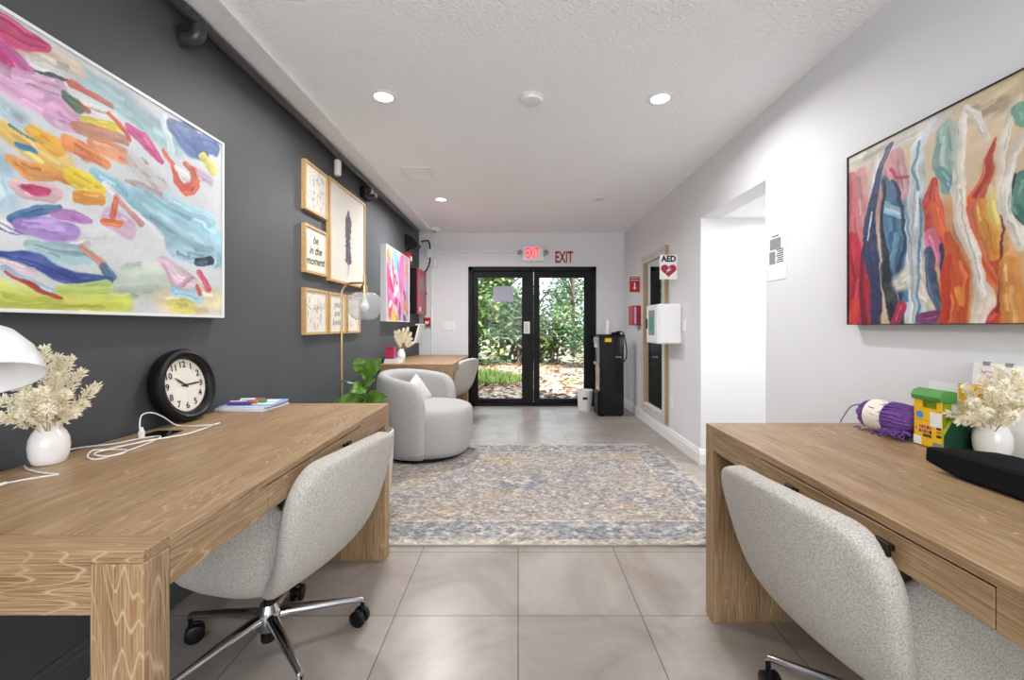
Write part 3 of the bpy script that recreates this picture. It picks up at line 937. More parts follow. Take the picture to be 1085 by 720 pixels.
def rug():
    t = thing('area_rug', 'faded blue and beige patterned rug lying on the tiled floor', 'rug', (0, 3.27, 0))
    nu, nv = 640, 470
    u, v = np.meshgrid(np.linspace(0, 1, nu), np.linspace(0, 1, nv))
    W, D = RX1 - RX0, RY1 - RY0
    x, y = u * W, v * D
    ed = np.minimum(np.minimum(x, W - x), np.minimum(y, D - y))
    n1 = noise2(u, v, 1, 4, 5); n2 = noise2(u, v, 2, 4, 75); n3 = noise2(u, v, 3, 2, 170); n4 = noise2(u, v, 4, 4, 9)
    field = np.array((168, 159, 152.0)) + n1[..., None] * np.array((14, 24, 34)) + n4[..., None] * 16
    tan = np.clip((n1 - 0.06) * 7, 0, 1)[..., None]
    field = field * (1 - tan * 0.55) + np.array((176, 152, 124.0)) * tan * 0.55
    # mirrored arabesques: contour lines of symmetric noise
    su = np.abs(u - 0.5) * 2
    sv = np.abs(v - 0.5) * 2
    ar = noise2(su, sv, 5, 2, 15)
    ln = np.exp(-((np.abs((ar * 9) % 1 - 0.5)) / 0.11) ** 2)
    ar2 = noise2(su, sv, 8, 2, 22)
    bl = np.clip((ar2 - 0.12) * 14, 0, 1)
    wear = np.clip(0.62 + n4 * 2.0 + n2 * 1.5, 0.05, 1)
    field -= (ln * wear)[..., None] * np.array((66, 58, 46))
    field = field * (1 - (bl * wear * 0.5)[..., None]) + np.array((128, 129, 136.0)) * (bl * wear * 0.5)[..., None]
    # rosettes
    for cx_, cy_, r in ((0.5, 0.5, 0.20), (0.34, 0.5, 0.10), (0.66, 0.5, 0.10), (0.2, 0.3, 0.08), (0.8, 0.3, 0.08), (0.2, 0.7, 0.08), (0.8, 0.7, 0.08), (0.385, 0.6, 0.09), (0.72, 0.58, 0.09)):
        dx, dy = x - cx_ * W, y - cy_ * D
        rr = np.hypot(dx, dy) / r
        an = np.arctan2(dy, dx)
        pet = rr * (1 + 0.16 * np.cos(8 * an))
        a = (np.clip(1.15 - pet, 0, 0.3) / 0.3 * wear)[..., None]
        ring = np.where(pet < 0.28, 0, np.where(pet < 0.5, 1, 2))
        cc = np.array([(150, 140, 136), (194, 184, 170), (122, 126, 138)])[ring]
        field = field * (1 - 0.75 * a) + cc * 0.75 * a
    # border
    per = np.where((np.minimum(y, D - y) < np.minimum(x, W - x)), x, y)
    k = 0.20
    ph = (per % k) / k - 0.5
    mid = (ed - 0.16) / 0.10
    fl = np.hypot(ph * 2.4, mid)
    fan = np.arctan2(mid, ph * 2.4)
    fp = fl * (1 + 0.2 * np.cos(6 * fan))
    bor = np.array((142, 141, 144.0)) + n4[..., None] * 30 + n1[..., None] * np.array((26, 22, 14))
    fa = (np.clip(0.85 - fp, 0, 0.2) / 0.2 * np.clip(wear + 0.1, 0, 1))[..., None]
    bor = bor * (1 - 0.7 * fa) + np.where((fp < 0.35)[..., None], np.array((112, 114, 128.0)), np.array((184, 175, 161.0))) * 0.7 * fa
    vine = np.exp(-((mid - 0.8 * np.sin(per / k * PI)) / 0.22) ** 2) * 0.5 * wear
    bor = bor * (1 - vine[..., None]) + np.array((176, 167, 150.0)) * vine[..., None]
    inb = ((ed > 0.055) & (ed < 0.27))[..., None]
    img = np.where(inb, bor, field)
    img = np.where(((ed <= 0.055) | ((ed > 0.27) & (ed < 0.285)))[..., None], np.array((178, 170, 158.0)) + n4[..., None] * 40, img)
    img += (n2 * 80 + n3 * 84)[..., None]
    img *= 0.98
    color_grid('rug_pile', (RX0, RY0, RZ), (W, 0, 0), (0, D, 0), nu, nv, img, M_rugtop, t)
    MB().box((RX0, RY0, 0.0005), (RX1, RY1, RZ - 0.0008)).build('backing', M_rugside, t)


rug()

# ------------------------------------------------------------------ desks
def make_desk(label):
    """Parsons desk, local: front faces +x, length along y from 0 to L, back at x=0."""
    L, D, Ht = 1.455, 0.735, 0.76
    t = thing('writing_desk', label, 'desk', (0, 0, 0), 0, 'limed oak desks', local=True)
    e = 0.06
    m = MB()
    m.box((0.0, e, Ht - 0.022), (D, L - e, Ht), 0, 0.0015)
    m.build('tabletop', M_wood_y, t)
    for yy in (0, L - e):
        MB().box((0, yy, Ht - 0.022), (D - 0.0005, yy + e, Ht), 0, 0.0015).build('end_plank', M_wood_x, t)
    # end at y=0: two posts with an apron; end at y=L: a full panel
    ap = 0.094
    MB().box((D - 0.093, 0, 0), (D, e, Ht - 0.0225), 0, 0.002).build('leg', M_wood_z, t)
    MB().box((0, 0, 0), (0.093, e, Ht - 0.0225), 0, 0.002).build('leg', M_wood_z, t)
    MB().box((0.094, 0.003, Ht - ap - 0.02), (D - 0.094, e - 0.01, Ht - 0.0225), 0, 0.001).build('apron', M_wood_x, t)
    MB().box((0.30, L - e - 0.008, 0), (D, L, Ht - 0.0225), 0, 0.002).build('leg', M_wood_z, t)
    MB().box((0.0, L - e - 0.004, 0), (0.298, L - 0.004, Ht - 0.0225), 0, 0.002).build('end_panel', M_wood_z, t)
    d0, d1 = 0.383, 1.056
    MB().box((D - 0.022, e + 0.001, Ht - ap), (D - 0.001, d0 - 0.002, Ht - 0.0225), 0, 0.001).build('apron', M_wood_y, t)
    MB().box((D - 0.022, d1 + 0.002, Ht - ap), (D - 0.001, L - e - 0.01, Ht - 0.0225), 0, 0.001).build('apron', M_wood_y, t)
    MB().box((0.01, e + 0.001, Ht - ap), (0.03, L - e - 0.01, Ht - 0.0225)).build('apron', M_wood_y, t)
    dr = MB()
    dr.box((D - 0.020, d0, Ht - ap), (D - 0.001, d1, Ht - 0.0265), 0, 0.0015)
    dr.box((0.2, d0 + 0.01, Ht - ap + 0.006), (D - 0.020, d1 - 0.01, Ht - 0.03))
    dr = dr.build('drawer', M_wood_y, t)
    for yy in (d0 + 0.19, d1 - 0.18):
        MB().box((D - 0.001, yy - 0.006, Ht - 0.062), (D + 0.014, yy + 0.006, Ht - 0.050)).box((D + 0.014, yy - 0.018, Ht - 0.070), (D + 0.025, yy + 0.018, Ht - 0.040), 0, 0.003).build('knob', M_bronze, dr)
    return t


def set_desk(o, xback, y0, flip):
    """flip: front faces -x."""
    if flip:
        o.scale = (-1, 1, 1)
    o.location = (xback, y0, 0)


desk = make_desk('long limed-oak desk against the dark wall holding the round clock and white vase')
set_desk(desk, -1.385, 0.762, False)
d2 = copy_tree(desk)
d2['label'] = 'limed-oak desk against the white wall holding the purple yarn'
# the desk on the right is the same model made the other way round
for ch in d2.children:
    ch.data = ch.data.copy()
    for g in ch.children:
        g.data = g.data.copy()


def mirror_x(o):
    if o.type == 'MESH':
        for v in o.data.vertices:
            v.co.x = -v.co.x
        o.data.flip_normals()
    for c in o.children:
        mirror_x(c)


mirror_x(d2)
d2.location = (1.49, 0.315, 0)
d3 = copy_tree(desk)
d3['label'] = 'limed-oak desk beyond the barrel armchair, beside the exit doors'
d3.location = (-1.405, 4.46, 0)

# ------------------------------------------------------------------ swivel chairs
def make_chair(label, leg0, lift=0.0):
    t = thing('swivel_chair', label, 'chair', (0, 0, 0), 0, 'oatmeal swivel desk chairs', local=True)
    # backrest: outer skin rows (x, z, half width, wrap)
    rows = [(-0.03, 0.274, 0.10, 0.0), (-0.14, 0.282, 0.170, 0.010), (-0.232, 0.318, 0.212, 0.026), (-0.300, 0.392, 0.234, 0.042), (-0.346, 0.485, 0.252, 0.055),
            (-0.376, 0.585, 0.264, 0.062), (-0.396, 0.672, 0.262, 0.060), (-0.408, 0.730, 0.236, 0.053), (-0.412, 0.753, 0.185, 0.046)]
    nc = 13
    outer, inner = [], []
    for i, (x, z, hw, wr) in enumerate(rows):
        z += lift
        hw *= 1.06
        ro, ri = [], []
        a, b = rows[max(i - 1, 0)], rows[min(i + 1, len(rows) - 1)]
        nx, nz = (b[1] - a[1]), -(b[0] - a[0])
        l = math.hypot(nx, nz)
        nx, nz = nx / l, nz / l
        for j in range(nc):
            s = -1 + 2 * j / (nc - 1)
            yy = hw * s
            xx = x + wr * s * s
            dz = -0.022 * s * s if i >= 6 else 0
            th = 0.058
            ro.append((xx, yy, z + dz))
            ri.append((xx + nx * th, yy * 0.955, z + dz + nz * th * (0.5 if i > 6 else 1)))
        outer.append(ro); inner.append(ri)
    m = MB()
    nr = len(rows)
    ring = []
    base = 0
    m.grid(outer)
    off = len(m.v)
    m.v += [tuple(v) for r in inner for v in r]
    q = []
    for i in range(nr - 1):
        for j in range(nc - 1):
            q.append((off + i * nc + j, off + (i + 1) * nc + j, off + (i + 1) * nc + j + 1, off + i * nc + j + 1))
    for i in range(nr - 1):
        q.append((i * nc, (i + 1) * nc, off + (i + 1) * nc, off + i * nc))
        q.append((i * nc + nc - 1, off + i * nc + nc - 1, off + (i + 1) * nc + nc - 1, (i + 1) * nc + nc - 1))
    for j in range(nc - 1):
        q.append((j, off + j, off + j + 1, j + 1))
        k = (nr - 1) * nc
        q.append((k + j, k + j + 1, off + k + j + 1, off + k + j))
    m.f += q
    m.m += [0] * len(q)
    m.build('backrest', M_chair, t, smooth=True, subsurf=2)
    # seat: bucket with side wings that rise toward the back
    nphi = 40

    def rim(phi):
        a = abs((phi + PI) % (2 * PI) - PI)
        pts = [(0, 0.455), (0.6, 0.465), (1.1, 0.545), (1.6, 0.615), (2.0, 0.655), (2.3, 0.63), (2.6, 0.50), (PI, 0.47)]
        for (a0, h0), (a1, h1) in zip(pts[:-1], pts[1:]):
            if a <= a1:
                s = (a - a0) / (a1 - a0)
                return h0 + (h1 - h0) * s * s * (3 - 2 * s)
        return pts[-1][1]

    def rad(phi):
        c, s = math.cos(phi), math.sin(phi)
        ax = 0.29 if c > 0 else 0.262
        n = 3.0
        return 1 / ((abs(c) / ax) ** n + (abs(s) / 0.278) ** n) ** (1 / n)
    prof = []
    rows = []
    for (fr, kind, val) in ((0.02, 'z', 0.276), (0.48, 'z', 0.278), (0.76, 'z', 0.296), (0.92, 'z', 0.36), (0.985, 'f', 0.55), (1.0, 'f', 0.85), (0.975, 'f', 1.0), (0.90, 'f', 1.0),
                            (0.845, 'f', 0.88), (0.82, 's', 0.25), (0.74, 'z', 0.462), (0.4, 'z', 0.472), (0.02, 'z', 0.474)):
        r = []
        for k in range(nphi):
            phi = 2 * PI * k / nphi
            h = rim(phi)
            z = val if kind == 'z' else (0.36 + (h - 0.36) * val if kind == 'f' else 0.455 + max(0, h - 0.455) * val)
            R = rad(phi) * fr
            r.append((R * math.cos(phi), R * math.sin(phi), z + lift))
        rows.append(r)
    m = MB().grid(rows, closed_u=True)
    m.f.append(tuple(range(nphi))); m.m.append(0)
    n0 = (len(rows) - 1) * nphi
    m.f.append(tuple(n0 + k for k in range(nphi))); m.m.append(0)
    m.build('seat', M_chair, t, smooth=True, subsurf=1)
    MB().box((-0.09, -0.07, 0.246 + lift), (0.11, 0.07, 0.280 + lift), 0, 0.01).build('seat_mechanism', M_blackplastic, t)
    m = MB().lathe([(0.0, 0.045), (0.022, 0.045), (0.024, 0.05), (0.024, 0.085), (0, 0.085)], n=20)
    m.build('gas_lift_foot', M_blackplastic, t, smooth=True)
    MB().lathe([(0.0, 0.17), (0.016, 0.17), (0.016, 0.247 + lift), (0, 0.247 + lift)], n=16).build('gas_lift', M_blackplastic, t, smooth=True)
    MB().lathe([(0, 0.085), (0.030, 0.085), (0.040, 0.11), (0.042, 0.14), (0.030, 0.165), (0.026, 0.175), (0, 0.175)], n=24).build('base_hub', M_chrome, t, smooth=True)
    for k in range(5):
        a = leg0 + k * 2 * PI / 5
        d = Vector((math.cos(a), math.sin(a), 0))
        sd = Vector((-math.sin(a), math.cos(a), 0))
        R = 0.315
        rows = []
        for (r, zc, hw, hh) in ((0.02, 0.128, 0.019, 0.022), (0.06, 0.131, 0.021, 0.019), (0.16, 0.122, 0.017, 0.014), (0.27, 0.106, 0.012, 0.011), (0.305, 0.101, 0.011, 0.011),
                                (0.317, 0.096, 0.0105, 0.012), (0.322, 0.085, 0.009, 0.006)):
            row = []
            for q in range(10):
                b = 2 * PI * q / 10
                row.append(d * r + sd * (hw * math.cos(b)) + Vector((0, 0, zc + hh * math.sin(b))))
            rows.append(row)
        m = MB().grid(rows, closed_u=True)
        m.f.append(tuple(range(10))); m.m.append(0)
        m.f.append(tuple((len(rows) - 1) * 10 + q for q in range(10))); m.m.append(0)
        lg = m.build('leg', M_chrome, t, smooth=True)
        c = d * R
        m = MB().tube([c + Vector((0, 0, 0.055)), c + Vector((0, 0, 0.096))], 0.008, 8)
        ca = a + 0.9 + k * 0.7
        ax = Vector((math.cos(ca), math.sin(ca), 0))
        wc = c + Vector((-ax.y, ax.x, 0)) * 0.012 + Vector((0, 0, 0.031))
        for s in (-1, 1):
            c0 = wc + ax * (s * 0.007)
            c1 = wc + ax * (s * 0.026)
            m.tube([c0, c0 + ax * s * 0.003, c1 - ax * s * 0.004, c1], [0.026, 0.031, 0.031, 0.024], 20)
        m.tube([wc - ax * 0.008, wc + ax * 0.008], 0.018, 12)
        m.build('caster', M_blackplastic, lg, smooth=True)
    return t


R_ = math.radians
ch1 = make_chair('oatmeal swivel chair tucked under the desk that holds the clock', R_(27 - 168), 0.016)
ch1.location = (-0.88, 1.55, 0)
ch1.rotation_euler.z = R_(168)
ch2 = make_chair('oatmeal swivel chair tucked under the desk that holds the purple yarn', R_(133 - 8), 0.004)
ch2.location = (1.008, 1.165, 0)
ch2.rotation_euler.z = R_(8)
ch3 = copy_tree(ch1)
ch3['label'] = 'oatmeal swivel chair half hidden behind the barrel armchair by the exit doors'
ch3.location = (-0.90, 5.3, 0)
ch3.rotation_euler.z = R_(158)

# ------------------------------------------------------------------ barrel armchair
def armchair():
    t = thing('barrel_armchair', 'grey upholstered barrel armchair standing on the patterned rug', 'armchair', (-0.84, 3.97, 0.0), R_(-13), local=True)
    R, th, end = 0.42, 0.115, R_(64)
    ncol = 41
    cols = []
    for i in range(ncol):
        s = i / (ncol - 1)
        phi = end + (2 * PI - 2 * end) * s
        e = min(s, 1 - s) * (2 * PI - 2 * end) * R       # arc length from the nearer arm end
        hb = 0.665 + 0.085 * math.sin(PI * s) ** 0.9
        q = min(1, e / 0.17)
        h = 0.50 + (hb - 0.50) * math.sqrt(max(0, 1 - (1 - q) ** 2)) if q < 1 else hb
        tk = th * (0.45 + 0.55 * math.sqrt(1 - (1 - min(1, e / 0.05)) ** 2))
        rm = R - th / 2
        ro, ri = rm + tk / 2, rm - tk / 2
        c = []
        for (r, z) in ((ro - 0.030, RZ + 0.02), (ro - 0.016, RZ + 0.12), (ro - 0.004, 0.30), (ro, h - 0.10), (ro - 0.004, h - 0.045), (ro - 0.022, h - 0.012), (rm, h),
                       (ri + 0.022, h - 0.012), (ri + 0.004, h - 0.045), (ri, h - 0.10), (ri + 0.004, 0.30), (ri + 0.01, RZ + 0.02)):
            c.append((r * math.cos(phi), r * math.sin(phi), z))
        cols.append(c)
    m = MB().grid(cols, closed_u=True)
    k = len(cols[0])
    m.f.append(tuple(range(k))); m.m.append(0)
    m.f.append(tuple((ncol - 1) * k + j for j in range(k))); m.m.append(0)
    m.build('back_and_arms', M_arm, t, smooth=True, subsurf=1)
    rows = []
    n = 40
    for (f, z) in ((0.02, RZ + 0.02), (0.88, RZ + 0.02), (0.93, RZ + 0.05), (0.975, 0.16), (1.0, 0.28), (1.005, 0.37), (0.985, 0.415), (0.93, 0.446), (0.80, 0.461), (0.45, 0.468), (0.02, 0.470)):
        r = []
        for q in range(n):
            a = 2 * PI * q / n
            ax = 0.43 if math.cos(a) > 0 else 0.30
            c, s = math.cos(a), math.sin(a)
            rr = 1 / ((abs(c) / ax) ** 2.3 + (abs(s) / (0.375 if c > -0.2 else 0.31)) ** 2.3) ** (1 / 2.3)
            r.append((rr * f * c, rr * f * s, z))
        rows.append(r)
    m = MB().grid(rows, closed_u=True)
    m.f.append(tuple(range(n))); m.m.append(0)
    m.f.append(tuple((len(rows) - 1) * n + q for q in range(n))); m.m.append(0)
    m.build('seat', M_arm, t, smooth=True, subsurf=1)
    MB().lathe([(0, RZ + 0.0005), (0.33, RZ + 0.0005), (0.33, RZ + 0.03), (0, RZ + 0.03)], n=36).build('swivel_base', M_blackplastic, t)
    return t


armchair()


def pillow(name, label, loc, size, M, mat):
    m = MB()
    n = 13
    for sgn in (1, -1):
        rows = []
        for i in range(n):
            r = []
            for j in range(n):
                a, b = -1 + 2 * i / (n - 1), -1 + 2 * j / (n - 1)
                k = (1 - a ** 4) * (1 - b ** 4)
                pin = 1 - 0.08 * (1 - abs(a)) * abs(b) - 0.08 * (1 - abs(b)) * abs(a)
                v = Vector((sgn * 0.06 * math.sqrt(max(0, k)), a * size / 2 * pin, b * size / 2 * pin))
                r.append(Vector(loc) + M @ v)
            rows.append(r if sgn > 0 else r[::-1])
        m.grid(rows)
    o = m.build(name, mat, origin=loc, smooth=True)
    return tag(o, label, 'cushion')


pillow('throw_pillow', 'pale grey pillow leaning inside the barrel armchair', (-0.945, 4.08, 0.515), 0.28,
       Matrix.Rotation(R_(-35), 3, 'Z') @ Matrix.Rotation(R_(-14), 3, 'Y') @ Matrix.Rotation(R_(32), 3, 'X'), M_pillow)

# ------------------------------------------------------------------ vases with dried plumes
def vase(name, label, loc, sc=1.0, group='white vases of dried plumes'):
    k = sc
    prof = [(0, 0), (0.046, 0), (0.052, 0.004), (0.060, 0.025), (0.063, 0.048), (0.060, 0.070), (0.050, 0.088), (0.040, 0.098), (0.0365, 0.108), (0.038, 0.116), (0.0365, 0.118), (0.033, 0.115), (0.032, 0.105), (0.045, 0.085), (0.055, 0.06), (0.05, 0.01), (0, 0.008)]
    o = MB().lathe([(r * k * 0.70, z * k) for r, z in prof], loc, 36).build(name, M_ceramic, origin=loc, smooth=True)
    return tag(o, label, 'vase', group)


def plume_mb(base, tip, bend, rng, width):
    m = MB()
    base, tip = Vector(base), Vector(tip)
    L = (tip - base).length
    mid = (base + tip) / 2 + Vector(bend)
    pts = [base * (1 - t) ** 2 + mid * 2 * t * (1 - t) + tip * t * t for t in [i / 10 for i in range(11)]]
    m.tube(pts, [0.0016] * 6 + [0.0012] * 5, 5, 1)

    def blade(p, d, l, wd):
        d = d.normalized()
        s = d.orthogonal().normalized()
        s = Matrix.Rotation(rng.random() * 6.28, 3, d) @ s
        c = d.cross(s)
        a, b = p + d * l * 0.45, p + d * l
        m.add([p, a + s * wd, a + c * wd, a - s * wd, a - c * wd, b], [(0, 2, 1), (0, 3, 2), (0, 4, 3), (0, 1, 4), (1, 2, 5), (2, 3, 5), (3, 4, 5), (4, 1, 5)], 0)
    nb = int(46 * L / 0.2)
    for i in range(nb):
        t = 0.40 + 0.58 * i / nb
        p = base * (1 - t) ** 2 + mid * 2 * t * (1 - t) + tip * t * t
        ax = ((mid - base) * (1 - t) + (tip - mid) * t).normalized()
        s = ax.orthogonal().normalized()
        s = Matrix.Rotation(i * 2.4 + rng.random(), 3, ax) @ s
        env = width * (0.35 + 0.65 * math.sin(PI * min(1, (1 - t) / 0.7) ** 0.8 * 0.9 + 0.1)) * (1.15 - t * 0.75)
        d = (ax * 0.75 + s * 0.8).normalized()
        bl = env * (0.8 + 0.4 * rng.random())
        nn = 6
        for j in range(1, nn + 1):
            q = p + d * bl * j / nn
            dd = (d + Vector((rng.uniform(-1, 1), rng.uniform(-1, 1), rng.uniform(-1, 1))) * 0.55)
            blade(q - d * bl / nn, dd, 0.010 + 0.005 * rng.random(), 0.0019)
    blade(tip - (tip - mid).normalized() * 0.01, tip - mid, 0.02, 0.003)
    return m


def bouquet(label, mouth, tips, width, seed, sc=1.0, group='dried plume bunches'):
    rng = random.Random(seed)
    t = thing('pampas_bunch', label, 'dried flowers', mouth, 0, group)
    for tp in tips:
        b = Vector(mouth) + Vector((rng.uniform(-0.008, 0.008), rng.uniform(-0.008, 0.008), -0.05)) * sc
        bend = Vector((rng.uniform(-0.01, 0.01), rng.uniform(-0.01, 0.01), 0.03 + rng.uniform(0, 0.02))) * sc
        plume_mb(b, tp, bend, rng, width).build('plume', [M_pampas, M_stalk], t)
    return t


vl = Vector((-1.333, 1.25, 0.761))
vase('ceramic_vase', 'glossy white ceramic vase at the near end of the left desk', vl)
mouth = vl + Vector((0, 0, 0.112))
tips = [P(47, 367, X=-1.34), P(76, 378, X=-1.33), P(88, 392, X=-1.30), P(104, 407, X=-1.31), P(92, 428, X=-1.28), P(60, 396, X=-1.27), P(20, 400, X=-1.36),
        P(2, 422, X=-1.32), P(0, 441, X=-1.30), P(25, 418, X=-1.22), P(44, 412, X=-1.20), P(70, 415, X=-1.22), P(12, 405, X=-1.35), P(62, 376, X=-1.36), P(80, 436, X=-1.24), P(22, 438, X=-1.24), P(50, 432, X=-1.20)]
bouquet('feathery cream dried plumes in the white vase beside the desk lamp', mouth, tips, 0.032, 3)
vr = Vector((1.412, 1.31, 0.761))
vase('ceramic_vase', 'white ceramic vase behind the black soundbar on the right desk', vr)
mouth = vr + Vector((0, 0, 0.112))
tips = [P(1008, 424, X=1.36), P(1003, 438, X=1.32), P(1022, 408, X=1.40), P(1040, 399, X=1.43), P(1058, 388, X=1.44), P(1078, 392, X=1.42), P(1090, 402, X=1.40), P(1030, 425, X=1.30),
        P(1050, 412, X=1.33), P(1070, 418, X=1.30), P(1088, 430, X=1.32), P(1015, 447, X=1.31), P(1045, 437, X=1.26), P(1066, 405, X=1.36), P(1100, 420, X=1.38), P(1075, 440, X=1.26), P(1028, 440, X=1.28)]
bouquet('feathery cream dried plumes in the white vase behind the soundbar', mouth, tips, 0.025, 5)
vf = Vector((-1.31, 4.92, 0.761))
vase('ceramic_vase', 'small white vase on the far desk beside the stacked books', vf, 1.1)
mouth = vf + Vector((0, 0, 0.122))
tips = [vf + Vector(d) for d in ((0.0, -0.08, 0.34), (0.04, -0.04, 0.36), (0.08, 0, 0.37), (0.10, 0.05, 0.31), (-0.04, -0.1, 0.28), (0.12, 0.02, 0.25), (0.02, -0.13, 0.22), (0.05, 0.0, 0.30), (-0.05, -0.05, 0.33), (0.14, 0.0, 0.2))]
bouquet('cream dried plumes in the small white vase on the far desk', mouth, tips, 0.05, 8)

# ------------------------------------------------------------------ desk lamp (mostly beyond the frame's left edge)
def desk_lamp():
    t = thing('desk_lamp', 'white dome desk lamp at the near end of the left desk', 'lamp', (-1.32, 0.97, 0.761))
    MB().lathe([(0, 0.761), (0.075, 0.761), (0.078, 0.768), (0.07, 0.778), (0.015, 0.782), (0, 0.782)], (-1.32, 0.97, 0), 32).build('base', M_whitemetal, t, smooth=True)
    top = Vector((-1.222, 0.955, 1.152))
    MB().tube(spline([(-1.32, 0.97, 0.78), (-1.325, 0.97, 1.0), (-1.31, 0.97, 1.15), (-1.265, 0.962, 1.187), top]), 0.006, 10).build('stem', M_whitemetal, t, smooth=True)
    ax = Vector((0.40, -0.16, -1)).normalized()
    M = Vector((0, 0, 1)).rotation_difference(-ax).to_matrix()
    prof = [(0.012, 0.0), (0.05, -0.008), (0.085, -0.034), (0.108, -0.072), (0.118, -0.115), (0.120, -0.135), (0.117, -0.135), (0.114, -0.112), (0.104, -0.072), (0.082, -0.038), (0.05, -0.013), (0.012, -0.006)]
    MB().lathe(prof, top, 48, M=M, closed=True).build('lamp_shade', M_whitemetal, t, smooth=True)
    MB().lathe([(0.0, -0.005), (0.018, -0.005), (0.018, -0.05), (0.014, -0.055), (0, -0.055)], top, 20, M=M).build('socket', M_whiteplastic, t, smooth=True)
    MB().lathe([(0.0, -0.05), (0.013, -0.055), (0.024, -0.08), (0.026, -0.095), (0.018, -0.112), (0, -0.118)], top, 20, M=M).build('bulb', M_ceramic, t, smooth=True)


desk_lamp()

# ------------------------------------------------------------------ clock
def clock():
    r = 0.148
    lean = R_(-9)
    base = Vector((-1.318, 1.80, 0.7612))
    # local: dial faces +x; rests on its lowest point and leans back against the wall
    M = Matrix.Rotation(R_(-3), 3, 'Z') @ Matrix.Rotation(lean, 3, 'Y')
    C0 = base + M @ Vector((-0.012, 0, 0)) + Vector((0, 0, r * math.cos(lean) + 0.004)) + Vector((-math.sin(-lean) * r, 0, 0))
    t = thing('desk_clock', 'round black-rimmed clock leaning on the dark wall at the back of the desk', 'clock', tuple(base))
    Mx = M @ Matrix(((0, 0, 1), (0, 1, 0), (-1, 0, 0)))      # local z -> dial normal, local x -> down

    def W(y, z, d=0.0):
        return C0 + M @ Vector((d, y, z))
    MB().lathe([(0.13, -0.042), (r - 0.004, -0.038), (r, -0.02), (r, 0.0), (r - 0.006, 0.010), (r - 0.018, 0.014), (r - 0.024, 0.008), (r - 0.034, 0.006), (r - 0.040, -0.002), (r - 0.040, -0.014), (0.0, -0.014)], C0, 64, M=Mx).build('case', M_blackplastic, t, smooth=True)
    MB().lathe([(0.0, -0.042), (0.131, -0.042)], C0, 48, M=Mx).build('back_cover', M_blackplastic, t)
    dial = MB().lathe([(0.0, -0.0125), (0.107, -0.0125)], C0, 48, M=Mx).build('dial', M_cream, t)
    num = MB()
    right, up = M @ Vector((0, 1, 0)), M @ Vector((0, 0, 1))
    for h in range(1, 13):
        a = h * PI / 6
        p = W(math.sin(a) * 0.084, math.cos(a) * 0.084, -0.0115)
        tm = text_mb(str(h), 0.036, p, right, up, 0.0004, bold=0.0006)
        num.add(tm.v, tm.f)
    num.build('numerals', M_ink, dial)

    def hand(ang, l, w_, back):
        d = Vector((math.sin(ang), math.cos(ang)))
        s = Vector((-d.y, d.x))
        pts = [(-back, w_ * 0.7), (l * 0.6, w_), (l, 0.0008)]
        poly = [W(*(d * a + s * b), -0.0095) for a, b in pts] + [W(*(d * a - s * b), -0.0095) for a, b in reversed(pts)]
        return MB().prism(poly, (M @ Vector((1, 0, 0))) * 0.001)
    hand(R_(90 - 3), 0.088, 0.0035, 0.02).build('minute_hand', M_ink, t)
    hand(R_(306), 0.058, 0.0042, 0.015).build('hour_hand', M_ink, t)
    MB().lathe([(0.0, -0.012), (0.006, -0.012), (0.006, -0.007), (0, -0.007)], C0, 16, M=Mx).build('hand_boss', M_ink, t)
    MB().lathe([(0.0, -0.004), (0.1085, -0.004)], C0, 48, M=Mx).build('glass_cover', M_clockglass, t)


clock()

# ------------------------------------------------------------------ magazines and markers on the left desk
def slab(name, label, cat, c, sx, sy, h, rz, cover, pages, group=None, art=None):
    t = thing(name, label, cat, c, 0, group)
    M = Matrix.Translation(Vector(c)) @ Matrix.Rotation(rz, 4, 'Z')
    MB().box((-sx / 2 + 0.002, -sy / 2 + 0.002, 0.001), (sx / 2 - 0.002, sy / 2 - 0.002, h - 0.001), 0, 0, M).build('pages', pages, t)
    m = MB().box((-sx / 2, -sy / 2, 0.0), (sx / 2, sy / 2, 0.0009), 0, 0, M).box((-sx / 2, -sy / 2, h - 0.0009), (sx / 2, sy / 2, h), 0, 0, M)
    m.box((-sx / 2, -sy / 2, 0), (-sx / 2 + 0.0015, sy / 2, h), 0, 0, M)
    m.build('cover', cover, t)
    if art:
        m = MB()
        mats = []
        for k, (x0, y0, x1, y1, mt) in enumerate(art):
            mats.append(mt)
            m.box((sx * x0 - sx / 2, sy * y0 - sy / 2, h), (sx * x1 - sx / 2, sy * y1 - sy / 2, h + 0.0004 + 0.0001 * k), k, 0, M)
        m.build('cover_art', mats, t)
    return t


M_lav = plain('lavender_cover', (190, 180, 214), 0.4, var=0.08, scale=20)
M_sky = plain('sky_blue_cover', (140, 180, 224), 0.35, var=0.10, scale=20)
slab('magazine', 'lavender-white magazine at the bottom of the stack beside the clock', 'magazine', (-1.262, 2.098, 0.7612), 0.232, 0.205, 0.009, R_(-3), M_lav, M_paper, 'magazines beside the clock')
slab('magazine', 'white-edged magazine in the middle of the stack beside the clock', 'magazine', (-1.270, 2.098, 0.7706), 0.215, 0.200, 0.006, R_(2), M_whiteplastic, M_paper, 'magazines beside the clock')
slab('magazine', 'blue magazine on top of the stack beside the clock', 'magazine', (-1.258, 2.105, 0.7770), 0.225, 0.195, 0.007, R_(4), M_sky, M_paper, 'magazines beside the clock',
     [(0.05, 0.55, 0.5, 0.95, M_lav), (0.55, 0.2, 0.95, 0.5, M_paper), (0.1, 0.1, 0.45, 0.45, M_bluebit), (0.5, 0.6, 0.9, 0.9, M_paper)])


